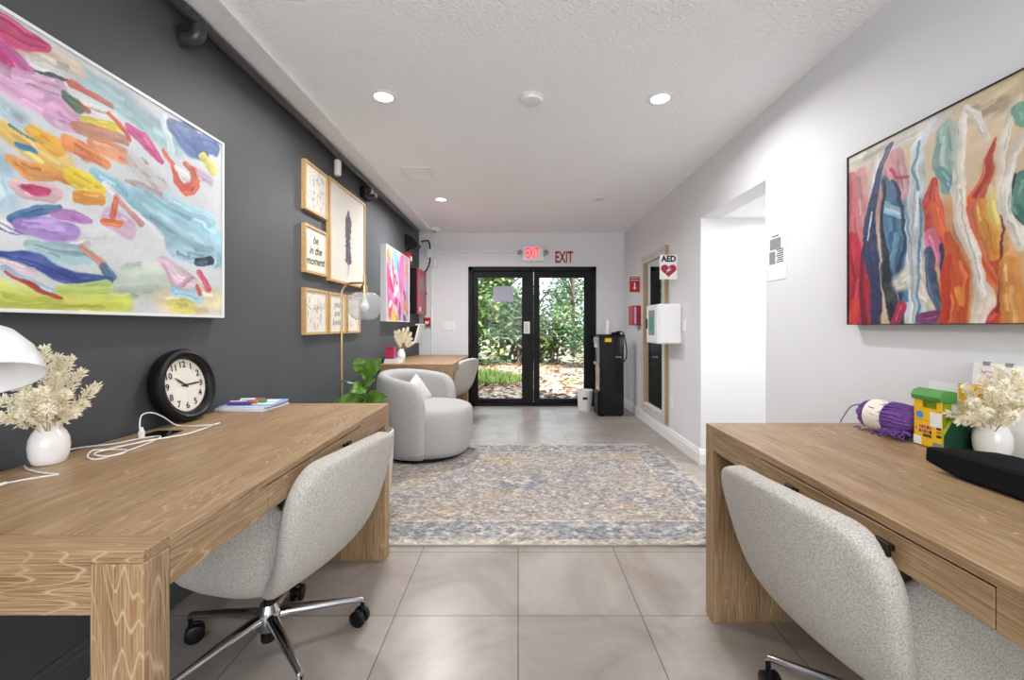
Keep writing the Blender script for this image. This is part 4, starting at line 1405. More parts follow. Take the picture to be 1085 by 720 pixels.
def marker(label, a, b, r, body, capm):
    t = thing('marker_pen', label, 'marker', (a[0], a[1], a[2] - r), 0, 'coloured markers on the magazines')
    a, b = Vector(a), Vector(b)
    d = (b - a)
    MB().tube([a, a + d * 0.62], r * 0.92, 12).build('barrel', body, t, smooth=True)
    MB().tube([a + d * 0.62, a + d * 0.98, b], [r, r, r * 0.7], 12).build('cap', capm, t, smooth=True)


zt = 0.7770 + 0.0078
marker('purple marker lying nearest the clock on the magazines', (-1.34, 2.030, zt + 0.008), (-1.235, 2.040, zt + 0.008), 0.008, M_purplebit, M_purplebit)
marker('orange-capped marker lying on the magazines between the purple and green ones', (-1.345, 2.058, zt + 0.008), (-1.225, 2.070, zt + 0.008), 0.008, M_paper, M_orange)
marker('green marker lying on the blue magazine', (-1.31, 2.088, zt + 0.008), (-1.20, 2.098, zt + 0.008), 0.008, M_teal, M_greenlid)
marker('pink marker lying on the magazines farthest from the clock', (-1.34, 2.125, zt + 0.008), (-1.235, 2.150, zt + 0.008), 0.008, M_paper, M_pink)
marker('violet-and-white marker lying between the green and pink ones', (-1.33, 2.108, zt + 0.007), (-1.225, 2.122, zt + 0.007), 0.007, M_paper, M_purplebit)

# ------------------------------------------------------------------ cables on the left desk
def desk_pt(x, y, dz=0.0):
    p = P(x, y, z=0.7612 + dz)
    return Vector((p.x, p.y, 0.7612 + dz))


t = thing('charging_cable', 'coiled white charging cable with upright plug on the desk before the clock', 'cable', tuple(desk_pt(140, 468)))
r = 0.0022
pts = [desk_pt(74, 476, r), desk_pt(92, 473, r), desk_pt(120, 470, r), desk_pt(150, 464, r), desk_pt(170, 462, r), desk_pt(160, 468, r), desk_pt(130, 479, r), desk_pt(105, 486, r), desk_pt(93, 484, r), desk_pt(98, 477, r * 2.2),
       desk_pt(115, 476, r * 3), desk_pt(133, 476, r * 3), desk_pt(130, 480, r * 3), desk_pt(112, 483, r * 3), desk_pt(100, 480, r * 3), desk_pt(122, 474, r * 3), desk_pt(160, 466, r * 3), desk_pt(200, 459, r), desk_pt(231, 448, r)]
pts += [desk_pt(228, 449.5, r * 2.5), desk_pt(205, 451, r * 2), desk_pt(187, 450, r), P(172, 441, X=-1.33), P(160, 437, X=-1.335), P(150, 440, X=-1.325), P(148, 452, X=-1.31), P(149.5, 459, X=-1.305)]
for p in pts:
    p.z = max(p.z, 0.7612 + r)
MB().tube(spline(pts, 6), r, 6).build('wire', M_whiteplastic, t, smooth=True)
pp = P(150, 462, X=-1.30)
MB().box((pp.x - 0.009, pp.y - 0.007, 0.7612), (pp.x + 0.009, pp.y + 0.007, 0.7612 + 0.028), 0, 0.004).tube([(pp.x, pp.y, 0.788), (pp.x, pp.y, 0.800)], [0.007, 0.004], 8).build('plug', M_whiteplastic, t)
pp = desk_pt(172, 460)
tag(MB().box((pp.x - 0.06, pp.y - 0.04, 0.7612), (pp.x + 0.035, pp.y + 0.055, 0.7632), 0, 0.002, None).build('phone', M_blackgloss, origin=(pp.x, pp.y, 0.7612)), 'thin black phone lying beside the coiled cable', 'phone')
t = thing('usb_cable', 'white cable with thick plug in front of the left vase', 'cable', tuple(desk_pt(40, 505)))
pts = [desk_pt(26, 493, r), desk_pt(30, 497, r), desk_pt(45, 500.5, r), desk_pt(62, 502, r), desk_pt(50, 504, r), desk_pt(25, 508, r), desk_pt(5, 512, r), desk_pt(-15, 518, r)]
MB().tube(spline(pts, 6), r, 6).build('wire', M_whiteplastic, t, smooth=True)
MB().tube([desk_pt(6, 511.5, 0.004), desk_pt(-8, 516, 0.004)], 0.0042, 8).build('plug', M_whiteplastic, t, smooth=True)

# ------------------------------------------------------------------ right desk: yarn, crayon box, card, soundbar
def yarn():
    c = Vector((1.345, 1.585, 0.818))
    t = thing('yarn_skein', 'purple yarn skein with a pale paper band on the right desk', 'yarn', (c.x, c.y, 0.761))
    rng = random.Random(4)
    L = 0.108
    prof = [(0.004, -L - 0.004), (0.030, -L), (0.046, -L * 0.82), (0.054, -L * 0.45), (0.050, 0), (0.054, L * 0.45), (0.046, L * 0.82), (0.030, L), (0.004, L + 0.004)]
    M = Matrix.Rotation(R_(8), 3, 'Z') @ Matrix.Rotation(-PI / 2, 3, 'X')
    m = MB().lathe(prof, c, 28, M=M)
    for k in range(46):
        a0 = 2 * PI * k / 46
        tw = rng.uniform(-0.5, 0.5)
        pts = []
        for i in range(11):
            s = -1 + 2 * i / 10
            rr = 0.0545 - 0.024 * abs(s) ** 4 + rng.uniform(-0.001, 0.003)
            a = a0 + tw * s
            pts.append(c + M @ Vector((rr * math.cos(a), rr * math.sin(a), s * L)))
        m.tube(pts, 0.0034, 5)
    m.build('yarn_strands', M_yarn, t, smooth=True)
    band = [(0.0590, -0.005), (0.0600, 0.02), (0.0592, 0.060), (0.0575, 0.060), (0.0582, 0.02), (0.0572, -0.005)]
    # the band sits on the far half of the skein
    MB().lathe(band, c, 32, M=M, closed=True).build('paper_band', M_cream, t, smooth=True)
    # loose tail and spilled loops
    m = MB()
    tail = spline([c + Vector((-0.01, 0.115, 0.03)), c + Vector((-0.03, 0.15, 0.015)), c + Vector((-0.05, 0.17, -0.035)), c + Vector((-0.055, 0.175, -0.0545))], 6)
    m.tube(tail, 0.0022, 5)
    loop = []
    for i in range(40):
        a = i * 0.9
        loop.append(Vector((c.x - 0.055 + 0.028 * math.cos(a) + rng.uniform(-0.01, 0.01), c.y - 0.072 + 0.028 * math.sin(a * 0.7) + rng.uniform(-0.012, 0.012), 0.764 + 0.030 * abs(math.sin(i * 1.7)))))
    m.tube(spline(loop, 4), 0.0026, 5)
    loop = [Vector((c.x - 0.06 + 0.012 * math.sin(i * 1.3), c.y + 0.10 - i * 0.012, 0.764 + 0.004 * (i % 2))) for i in range(14)]
    m.tube(spline(loop, 4), 0.0026, 5)
    m.build('loose_end', M_yarn, t, smooth=True)


yarn()


def crayon_box():
    z0 = 0.7612
    x0, x1, y0, y1 = 1.315, 1.425, 1.362, 1.462
    t = thing('crayon_box', 'yellow and green crayon box with its lid open on the right desk', 'box', (1.37, 1.41, z0))
    hf = 0.125
    m = MB()
    # carton: house-shaped ends, open at the top
    pr = [(x0, z0), (x1, z0), (x1, z0 + 0.075), (x1 - 0.03, z0 + 0.118), (x0, z0 + hf)]
    m.box((x0, y0 + 0.0015, z0), (x0 + 0.002, y1, z0 + hf), 0)
    m.box((x1 - 0.002, y0, z0), (x1, y1, z0 + 0.10), 0)
    m.box((x0, y0, z0), (x1, y1, z0 + 0.002), 0)
    m.prism([(a, y1 - 0.002, b) for a, b in pr], (0, 0.002, 0), 0)
    m.build('carton', M_yellow, t)
    hexa = [(x0, z0), (x1, z0), (x1, z0 + 0.055), (x1 - 0.035, z0 + 0.108), (x0 + 0.035, z0 + 0.108), (x0, z0 + 0.05)]
    MB().prism([(a, y0, b) for a, b in [(x0, z0), (x1, z0), (x1, z0 + 0.062), (x1 - 0.035, z0 + 0.118), (x0 + 0.035, z0 + 0.118), (x0, z0 + 0.062)]], (0, 0.002, 0)).build('end_border', M_lime, t)
    MB().prism([(x0 + 0.55 * 0 + (a - x0) * 0.94 + 0.0033, y0 - 0.0006, z0 + (b - z0) * 0.95) for a, b in hexa], (0, 0.0006, 0)).build('end_panel', M_darkgreen, t)
    # lid: green hinged flap, rounded, held above the front
    lid = MB()
    prof = [(x0 - 0.006, z0 + 0.150), (x0 - 0.010, z0 + 0.164), (x0 - 0.002, z0 + 0.180), (x0 + 0.018, z0 + 0.186), (x0 + 0.045, z0 + 0.182), (x0 + 0.045, z0 + 0.150)]
    lid.prism([(a, y0, b) for a, b in prof], (0, y1 - y0, 0))
    lid.build('lid', M_greenlid, t)
    MB().box((x0 - 0.002, y0 + 0.004, z0 + 0.12), (x0 + 0.004, y0 + 0.018, z0 + 0.152), 0).build('window_strip', M_yellow, t)
    MB().box((x0 - 0.002, y1 - 0.03, z0 + 0.12), (x0 + 0.004, y1 - 0.004, z0 + 0.152), 0).build('window_strip', M_yellow, t)
    m = MB().box((x0 + 0.010, y0 + 0.006, z0 + 0.012), (x0 + 0.035, y1 - 0.006, z0 + 0.148), 0, 0.002)
    m.build('inner_tray', M_lime, t)
    MB().box((x1 - 0.002, y0 - 0.035, z0 + 0.10), (x1, y1 - 0.04, z0 + 0.205), 0).build('side_flap', M_yellow, t)
    MB().box((x1 - 0.004, y1 - 0.035, z0 + 0.10), (x1 - 0.003, y1 + 0.06, z0 + 0.20), 0).build('back_flap', M_paper, t)
    # printed marks on the yellow front
    m = MB()
    xf = x0 - 0.0006

    def mark(u0, v0, u1, v1, mi):      # u from the far edge (left as seen), v upward, 0..1
        ya, yb = y1 - (y1 - y0) * u0, y1 - (y1 - y0) * u1
        m.box((xf, yb, z0 + hf * v0), (x0, ya, z0 + hf * v1), mi)
    ring = [(xf - 0.0002, y1 - (y1 - y0) * 0.22 + 0.013 * math.cos(a), z0 + hf * 0.80 + 0.012 * math.sin(a)) for a in [k * PI / 10 for k in range(20)]]
    m.prism(ring, (0.0007, 0, 0), 1)
    mark(0.58, 0.55, 0.97, 0.92, 0)
    mark(0.0, 0.02, 0.28, 0.24, 0)
    mark(0.68, 0.02, 0.99, 0.16, 2)
    for k in range(5):
        mark(0.2 + 0.09 * k, 0.46, 0.27 + 0.09 * k, 0.54, (3, 4, 3, 4, 3)[k])
        mark(0.2 + 0.09 * k, 0.35, 0.27 + 0.09 * k, 0.43, (4, 3, 4, 3, 5)[k])
        mark(0.34 + 0.06 * k, 0.25, 0.385 + 0.06 * k, 0.32, 5)
    for k in range(3):
        mark(0.8, 0.30 + 0.1 * k, 0.95, 0.36 + 0.1 * k, (5, 3, 5)[k])
    mark(0.06, 0.66, 0.7, 0.675, 3)
    mark(0.08, 0.42, 0.13, 0.48, 3)
    m.build('print', [M_paper, M_bluebit, M_grey, M_orange, M_purplebit, M_ink], t)


crayon_box()
t = thing('greeting_card', 'white card with pink handwriting clipped up behind the crayon box', 'card', (1.478, 1.41, 0.761))
a = Vector((1.455, 1.455, 0.7612)); 
Mc = Matrix.Translation((1.47, 1.36, 0.7612)) @ Matrix.Rotation(R_(6), 4, 'Y')
MB().box((-0.001, -0.085, 0), (0.001, 0.085, 0.272), 0, 0, Mc).build('sheet', M_paper, t)
m = MB()
rng = random.Random(2)
for row, (zz, n) in enumerate(((0.243, 9), (0.226, 11), (0.209, 10))):
    pts = []
    for i in range(n * 3):
        pts.append(Mc @ Vector((-0.0018, 0.062 - i * 0.122 / (n * 3), zz + rng.uniform(-0.0045, 0.0055))))
    m.tube(spline(pts, 2), 0.0009, 4)
m.build('handwriting', M_pink, t)
MB().box((-0.003, 0.035, 0.264), (0.003, 0.055, 0.276), 0, 0, Mc).box((-0.003, -0.03, 0.264), (0.003, -0.01, 0.276), 0, 0, Mc).build('clip', M_grey, t)


def soundbar():
    t = thing('soundbar', 'black cloth-covered soundbar lying along the right desk edge by the vase', 'speaker', (1.20, 0.85, 0.7612))
    # cross-section in x-z swept along y with a bevelled, drawn-in far end
    sec = [(-0.085, 0.004), (-0.092, 0.012), (-0.090, 0.058), (-0.080, 0.064), (0.06, 0.058), (0.075, 0.050), (0.078, 0.006), (0.07, 0.0)]
    rows = []
    for (y, s, zs, dx) in ((0.42, 0.9, 0.9, 0), (0.43, 1, 1, 0), (0.8, 1, 1, 0), (1.10, 1.0, 1, 0.0), (1.155, 0.97, 1, -0.002), (1.185, 0.90, 0.98, -0.008), (1.198, 0.84, 0.92, -0.012)):
        base = 0.0 if y < 1.12 else (y - 1.12) * 0.22
        rows.append([(1.20 + dx + x * s, y + (-0.05 if x > 0 and y > 1.1 else 0.0) * (x / 0.078), 0.7612 + base + z * zs * (1 if y < 1.12 else (0.064 - base) / 0.064)) for x, z in sec])
    m = MB().grid(rows, closed_u=True)
    k = len(sec)
    m.f.append(tuple(range(k))); m.m.append(0)
    m.f.append(tuple((len(rows) - 1) * k + j for j in range(k))); m.m.append(0)
    m.build('body', M_speaker, t, smooth=True)
    MB().box((1.15, 0.5, 0.7612 - 0.0004), (1.25, 0.9, 0.7612 + 0.003)).build('foot_pad', M_blackplastic, t)


soundbar()
tag(MB().box((1.36, 1.10, 0.7612), (1.44, 1.19, 0.778), 0, 0.004).build('white_box', M_whiteplastic, origin=(1.40, 1.145, 0.7612)), 'flat white box between the right vase and the soundbar', 'box')

# ------------------------------------------------------------------ framed prints on the dark wall
def framed(label, y0, y1, z0, z1, art, group='oak-framed prints on the dark wall'):
    t = thing('framed_print', label, 'picture', (XL, (y0 + y1) / 2, z0), 0, group)
    xf, e = -1.388, 0.018
    xb = XL + 0.001
    m = MB()
    m.box((xb, y0, z0), (xf, y0 + e, z1), 0, 0.001).box((xb, y1 - e, z0), (xf, y1, z1), 0, 0.001)
    m.box((xb, y0 + e, z0), (xf, y1 - e, z0 + e), 0, 0.001).box((xb, y0 + e, z1 - e), (xf, y1 - e, z1), 0, 0.001)
    m.build('frame', M_oakframe, t)
    xp = xf - 0.010
    MB().box((xb, y0 + e, z0 + e), (xp, y1 - e, z1 - e)).build('print', M_cream, t)
    art(t, xp, y0 + e, y1 - e, z0 + e, z1 - e)
    return t


def art_twigs(seed, n):
    def f(t, xp, y0, y1, z0, z1):
        rng = random.Random(seed)
        m = MB()
        for k in range(n):
            cy_, cz_ = rng.uniform(y0 + 0.03, y1 - 0.03), rng.uniform(z0 + 0.03, z1 - 0.03)
            a = rng.uniform(0, 6.28)
            pts = []
            for i in range(5):
                pts.append((xp + 0.0008, cy_, cz_))
                cy_ = min(y1 - 0.01, max(y0 + 0.01, cy_ + 0.011 * math.cos(a)))
                cz_ = min(z1 - 0.01, max(z0 + 0.01, cz_ + 0.011 * math.sin(a)))
                a += rng.uniform(-0.9, 0.9)
            m.tube(pts, 0.0011, 4)
        m.build('drawing', M_grey, t)
    return f


def art_ink(t, xp, y0, y1, z0, z1):
    # a tall smeared ink column
    rng = random.Random(12)
    m = MB()
    cy_ = (y0 + y1) / 2 - 0.005
    L, Rr = [], []
    n = 44
    for i in range(n + 1):
        s = i / n
        z = z1 - 0.14 - s * 0.46
        hw = 0.034 + 0.034 * math.sin(PI * min(1, s * 1.8)) + 0.06 * (0.45 < s < 0.95) * (s - 0.3) + rng.uniform(-0.012, 0.012)
        if s > 0.93:
            hw *= (1 - s) / 0.07
        if s < 0.10:
            hw *= 0.25 + 7 * s
        off = 0.006 * math.sin(s * 9)
        L.append((xp + 0.0006, cy_ - hw + off, z)); Rr.append((xp + 0.0006, cy_ + hw * 0.9 + off, z))
    m.grid([[a, b] for a, b in zip(L, Rr)])
    m.box((xp, cy_ + 0.01, z1 - 0.31), (xp + 0.0008, cy_ + 0.06, z1 - 0.292))
    for k in range(4):
        yy = cy_ - 0.02 + 0.014 * k
        m.box((xp, yy, z0 + 0.05 + 0.01 * k), (xp + 0.0007, yy + 0.0016, z0 + 0.14))
    m.build('drawing', plain('charcoal_ink', (98, 94, 100), 0.8, var=0.45, scale=30), t)


def art_words(lines, size, shear=0.25, mat=None):
    def f(t, xp, y0, y1, z0, z1):
        m = MB()
        zc = (z0 + z1) / 2
        for i, s in enumerate(lines):
            tm = text_mb(s, size, (xp + 0.0006, (y0 + y1) / 2, zc + size * 0.9 * ((len(lines) - 1) / 2 - i)), (0, 1, 0.04), (0, shear, 1), 0.0003, bold=0.001)
            m.add(tm.v, tm.f)
        m.build('lettering', mat or M_ink, t)
    return f


framed('small oak-framed speckled print, topmost of the left column', 2.875, 3.21, 1.918, 2.245, art_twigs(3, 46))
framed('tall oak-framed print with a smeared dark ink figure', 3.25, 4.0, 1.485, 2.255, art_ink)
framed('small oak-framed print lettered be in the moment', 2.875, 3.21, 1.503, 1.825, art_words(['be', 'in the', 'moment'], 0.080))
framed('small oak-framed line-sketch print in the lower left corner of the group', 2.875, 3.21, 1.09, 1.402, art_twigs(8, 30))
framed('small oak-framed print lettered you are loved', 3.245, 3.555, 1.09, 1.402, art_words(['you', 'are', 'loved'], 0.075, 0.3, M_grey))
framed('small oak-framed print partly hidden behind the globe lamp', 3.585, 3.875, 1.09, 1.402, art_twigs(15, 18))

# ------------------------------------------------------------------ floor lamp
def floor_lamp():
    x, y = -1.184, 2.95
    t = thing('floor_lamp', 'brass arched floor lamp with a clear glass globe against the dark wall', 'lamp', (x, y, RZ))
    MB().lathe([(0, RZ), (0.125, RZ), (0.128, RZ + 0.006), (0.122, RZ + 0.016), (0.02, RZ + 0.02), (0, RZ + 0.02)], (x, y, 0), 40).build('base', M_brass, t, smooth=True)
    gx = -1.03
    top = 1.437
    pts = [(x, y, RZ + 0.015), (x, y, 0.7), (x, y, 1.30)] + [(x + 0.075 - 0.075 * math.cos(a), y, 1.362 + 0.075 * math.sin(a)) for a in [k * PI / 16 for k in range(0, 9)]] + [(gx, y, top)]
    MB().tube(pts, 0.0075, 12).build('pole', M_brass, t, smooth=True)
    MB().lathe([(0, 1.49), (0.010, 1.49), (0.010, 1.425), (0.022, 1.42), (0.022, 1.365), (0.03, 1.36), (0.03, 1.345), (0, 1.345)], (gx, y, 0), 20).build('socket', M_brass, t, smooth=True)
    c = 1.288
    prof = [(0.03, c + 0.085), (0.062, c + 0.083), (0.093, c + 0.062), (0.109, c + 0.028), (0.111, c - 0.008), (0.100, c - 0.05), (0.078, c - 0.085), (0.05, c - 0.098), (0.0, c - 0.10)]
    MB().lathe(prof, (gx, y, 0), 40).build('lamp_shade', M_globe, t, smooth=True)
    MB().lathe([(0, 1.35), (0.014, 1.345), (0.016, 1.32), (0.03, 1.285), (0.028, 1.262), (0.014, 1.247), (0, 1.244)], (gx, y, 0), 20).build('bulb', M_ceramic, t, smooth=True)


floor_lamp()

# ------------------------------------------------------------------ fiddle-leaf plant
def plant():
    x, y = -0.905, 2.60
    t = thing('potted_plant', 'green fiddle-leaf plant in a pale pot behind the end of the left desk', 'plant', (x, y, RZ))
    MB().lathe([(0, RZ), (0.125, RZ), (0.13, RZ + 0.01), (0.160, 0.35), (0.165, 0.50), (0.163, 0.525), (0.155, 0.53), (0.15, 0.52), (0.148, 0.47), (0, 0.47)], (x, y, 0), 40).build('pot', M_wash, t, smooth=True)
    MB().lathe([(0, 0.485), (0.148, 0.48)], (x, y, 0), 24).build('soil', M_soil, t)
    MB().tube(spline([(x, y, 0.47), (x + 0.01, y, 0.62), (x - 0.005, y + 0.01, 0.75), (x + 0.01, y, 0.90)]), [0.008] * 9 + [0.005] * 16, 8).build('stem', plain('green_stem', (104, 120, 60), 0.6), t, smooth=True)

    def leaf(b, tip, w, up=(0, 0, 1), fold=0.25):
        b, tip = Vector(b), Vector(tip)
        d = tip - b
        s = d.cross(Vector(up))
        s = s.normalized() if s.length > 1e-5 else Vector((1, 0, 0))
        n = s.cross(d).normalized()
        rows = []
        for i in range(12):
            q = i / 11
            hw = w * (math.sin(PI * q ** 0.8) ** 0.7) * (0.55 + 0.45 * q) if 0 < i < 11 else 0.002
            c = b + d * q + n * (0.10 * d.length * math.sin(PI * q)) - Vector((0, 0, 0.12 * d.length * q * q))
            row = []
            for j in range(7):
                k = -1 + j / 3
                row.append(c + s * hw * k + n * (fold * hw * abs(k) + 0.006 * math.sin(q * 16 + j)))
            rows.append(row)
        MB().grid(rows).build('leaf', M_leaf, t, smooth=True)
    S_ = lambda z: Vector((x, y, z))
    cam_ = Vector((0.3, -1, 0.5))
    leaf(S_(0.86), P(376, 377, Y=2.55), 0.055, cam_)
    leaf(S_(0.85), P(404, 376, Y=2.55), 0.062, cam_)
    leaf(S_(0.80), P(398, 399, Y=2.5), 0.045, cam_)
    leaf(S_(0.78), P(371, 412, Y=2.45), 0.055, cam_)
    leaf(S_(0.74), P(362, 400, Y=2.62), 0.030, (0, 0, 1))
    leaf(S_(0.70), P(352, 424, Y=2.45), 0.060, cam_)
    leaf(S_(0.70), P(411, 416, Y=2.5), 0.058, cam_)
    leaf(S_(0.66), P(388, 424, Y=2.42), 0.060, cam_)
    leaf(S_(0.64), P(360, 436, Y=2.5), 0.060, cam_)
    leaf(S_(0.82), P(392, 388, Y=2.75), 0.05, cam_)
    leaf(S_(0.72), P(368, 418, Y=2.78), 0.055, cam_)
    leaf(S_(0.60), P(402, 440, Y=2.7), 0.06, cam_)


plant()

# ------------------------------------------------------------------ far desk: books
slab('book', 'white paperback lying lowest in the stack on the far desk', 'book', (-1.315, 4.66, 0.7612), 0.15, 0.21, 0.022, 0, M_paper, M_paper, 'books on the far desk')
slab('book', 'lavender paperback lying on the white one on the far desk', 'book', (-1.32, 4.655, 0.7836), 0.14, 0.20, 0.022, R_(4), M_lav, M_paper, 'books on the far desk')
t = thing('gift_box', 'small crimson patterned box standing on the far desk books', 'box', (-1.34, 4.63, 0.806))
MB().box((-1.38, 4.58, 0.806), (-1.30, 4.68, 0.93), 0, 0.002).build('body', M_crimson, t)
m = MB()
for k in range(4):
    m.box((-1.299 - 0.0005, 4.59 + 0.022 * k, 0.815 + 0.01 * (k % 2)), (-1.2985, 4.602 + 0.022 * k, 0.92 - 0.015 * (k % 3)))
    m.box((-1.375 + 0.019 * k, 4.5795, 0.82), (-1.367 + 0.019 * k, 4.5805, 0.915))
m.build('print', M_pink, t)

# ------------------------------------------------------------------ pipe and devices along the dark wall
t = thing('wall_pipe', 'dark painted pipe running under the pale beam', 'pipe', (-1.31, 2.0, 2.3))
MB().tube([(-1.356, YB + 0.05, 2.437), (-1.356, 5.95, 2.437)], 0.0245, 14).build('pipe_run', M_pipe, t, smooth=True)
MB().tube(spline([(-1.352, 1.86, 2.437), (-1.350, 1.86, 2.40), (-1.354, 1.86, 2.375), (-1.375, 1.86, 2.36), (-1.42, 1.86, 2.358)], 5), 0.028, 14).build('elbow', M_pipe, t, smooth=True)
MB().tube([(-1.419, 1.86, 2.37), (-1.411, 1.86, 2.37)], 0.050, 24).build('flange', M_pipe, t, smooth=True)
MB().tube([(-1.356, 1.80, 2.437), (-1.356, 1.92, 2.437)], 0.0265, 14).build('tee_joint', M_pipe, t, smooth=True)
t = thing('motion_sensor', 'small white cylindrical sensor hanging from the dark pipe above the prints', 'sensor', (-1.335, 3.32, 2.28))
MB().lathe([(0, 2.295), (0.022, 2.295), (0.026, 2.302), (0.026, 2.405), (0.022, 2.411), (0, 2.411)], (-1.375, 3.35, 0), 20).build('body', M_whiteplastic, t, smooth=True)
MB().tube([(-1.375, 3.35, 2.40), (-1.375, 3.35, 2.42)], 0.008, 8).build('mount', M_black, t)
t = thing('twin_spotlight', 'small emergency light with two bulbs mounted under the dark pipe', 'lamp', (-1.37, 4.0, 2.2))
MB().box((-1.419, 3.93, 2.31), (-1.37, 4.12, 2.40), 0, 0.006).build('body', M_black, t)
for k, yy in enumerate((3.98, 4.08)):
    MB().tube([(-1.37, yy, 2.35), (-1.345, yy - 0.015, 2.35)], 0.006, 8).lathe([(0, 0), (0.014, 0), (0.026, 0.03), (0.022, 0.04), (0, 0.04)], (-1.345, yy - 0.015, 2.35), 16, M=Matrix.Rotation(R_(75), 3, 'Y')).build('bulb', M_chrome, t, smooth=True)

t = thing('horn_speaker', 'black wedge-shaped speaker high in the far left corner', 'speaker', (-1.36, 5.62, 2.1))
MB().prism([(-1.419, 5.5, 2.30), (-1.34, 5.5, 2.27), (-1.25, 5.5, 2.17), (-1.29, 5.5, 2.11), (-1.419, 5.5, 2.16)], (0, 0.16, 0)).build('body', M_black, t)
MB().tube([(-1.419, 5.58, 2.10), (-1.36, 5.58, 2.14)], 0.012, 8).build('bracket', M_black, t)
t = thing('alarm_strobe', 'red alarm strobe on the dark wall above the alarm cabinet', 'alarm', (XL, 5.5, 1.95))
MB().box((XL + 0.001, 5.50, 1.93), (XL + 0.06, 5.63, 2.07), 0, 0.006).build('body', M_red, t)
MB().box((XL + 0.06, 5.54, 1.97), (XL + 0.075, 5.59, 2.03), 0, 0.005).build('lens', M_whiteplastic, t)
t = thing('alarm_cabinet', 'crimson fire alarm cabinet with black sides at the end of the dark wall', 'cabinet', (XL, 5.9, 1.31))
MB().box((XL + 0.001, 5.66, 1.31), (-1.305, 6.17, 1.895), 0, 0.004).build('body', M_black, t)
MB().box((-1.305, 5.655, 1.305), (-1.29, 6.175, 1.90), 0, 0.004).build('door', M_crimson, t)
MB().box((-1.290, 5.80, 1.62), (-1.287, 6.04, 1.80), 0).build('display_window', M_grey, t)
MB().box((-1.290, 5.75, 1.34), (-1.2875, 5.82, 1.40), 0).build('sticker', M_paper, t)
MB().tube([(-1.292, 6.12, 1.6), (-1.275, 6.12, 1.6)], 0.012, 10).build('lock', M_black, t)
t = thing('wall_tablet', 'black wedge-mounted tablet with a pale screen on the wall above the far desk', 'tablet', (XL, 5.75, 0.92))
MB().prism([(XL + 0.001, 5.56, 0.93), (XL + 0.001, 5.56, 1.12), (-1.265, 5.56, 1.16), (-1.325, 5.56, 0.93)], (0, 0.30, 0)).build('body', M_black, t)
d_ = Vector((-0.06, 0, -0.22)).normalized()
MB().prism([(-1.2655, 5.565, 1.155), (-1.3235, 5.565, 0.935), (-1.300, 5.565, 0.930), (-1.242, 5.565, 1.150)], (0, 0.29, 0)).build('screen', M_trim, t)
MB().box((-1.30, 5.56, 1.155), (-1.235, 5.86, 1.175), 0, 0.004).build('top_tray', M_whiteplastic, t)

# white conduits and boxes in the far left corner
t = thing('wall_conduit', 'thin white upright conduit with boxes in the far left corner', 'conduit', (-1.22, YF, 0.76))
MB().tube([(-1.235, YF - 0.018, 0.1), (-1.235, YF - 0.018, 2.30)], 0.016, 10).build('pipe_run', M_whiteplastic, t, smooth=True)
MB().box((-1.30, YF - 0.06, 2.12), (-1.20, YF - 0.001, 2.24), 0, 0.004).build('junction_box', M_whiteplastic, t)
MB().box((-1.205, YF - 0.04, 1.98), (-1.15, YF - 0.001, 2.10), 0, 0.004).build('junction_box', M_whiteplastic, t)
MB().tube(spline([(-1.25, YF - 0.05, 2.12), (-1.26, YF - 0.08, 2.02), (-1.30, YF - 0.09, 1.93), (-1.345, YF - 0.1, 1.905)], 6), 0.009, 8).tube(spline([(-1.25, YF - 0.05, 2.24), (-1.26, YF - 0.1, 2.34), (-1.30, YF - 0.2, 2.33), (-1.32, YF - 0.28, 2.30)], 6), 0.010, 8).build('cable', M_black, t, smooth=True)
t = thing('wall_conduit', 'thin white conduit running level along the far wall to the exit sign', 'conduit', (-0.5, YF, 2.19))
MB().tube([(-1.14, YF - 0.012, 2.205), (0.02, YF - 0.012, 2.205)], 0.010, 8).build('pipe_run', M_trim, t, smooth=True)
MB().box((-0.58, YF - 0.026, 2.19), (-0.55, YF - 0.001, 2.22)).box((-1.15, YF - 0.026, 2.19), (-1.12, YF - 0.001, 2.22)).build('clip', M_trim, t)
t = thing('pull_station', 'small red fire alarm pull box on the far wall', 'alarm', (-1.285, YF, 1.15))
MB().box((-1.345, YF - 0.055, 1.145), (-1.245, YF - 0.001, 1.265), 0, 0.005).build('body', M_red, t)
MB().prism([(-1.325, YF - 0.06, 1.215), (-1.265, YF - 0.06, 1.215), (-1.272, YF - 0.06, 1.185), (-1.295, YF - 0.06, 1.172), (-1.318, YF - 0.06, 1.185)], (0, 0.006, 0)).build('pull_handle', M_whiteplastic, t)
t = thing('switch_plate', 'white two-gang switch plate on the far wall left of the doors', 'switch', (-1.0, YF, 1.12))
MB().box((-1.07, YF - 0.007, 1.09), (-0.90, YF - 0.0005, 1.21), 0, 0.003).build('plate', M_trim, t)
for xx in (-1.025, -0.945):
    MB().box((xx - 0.017, YF - 0.012, 1.115), (xx + 0.017, YF - 0.007, 1.185), 0, 0.002).build('rocker', M_whiteplastic, t)
t = thing('smoke_detector', 'white detector fixed to the ceiling corner above the alarm cabinet', 'detector', (-1.28, 5.9, ZC))
MB().lathe([(0, ZC - 0.0005), (0.075, ZC - 0.0005), (0.075, ZC - 0.03), (0.05, ZC - 0.045), (0, ZC - 0.045)], (-1.14, 6.0, 0), 28).build('body', M_whiteplastic, t, smooth=True)
MB().lathe([(0, ZC - 0.045), (0.02, ZC - 0.045), (0.018, ZC - 0.055), (0, ZC - 0.055)], (-1.14, 6.0, 0), 16).build('lens', M_grey, t)

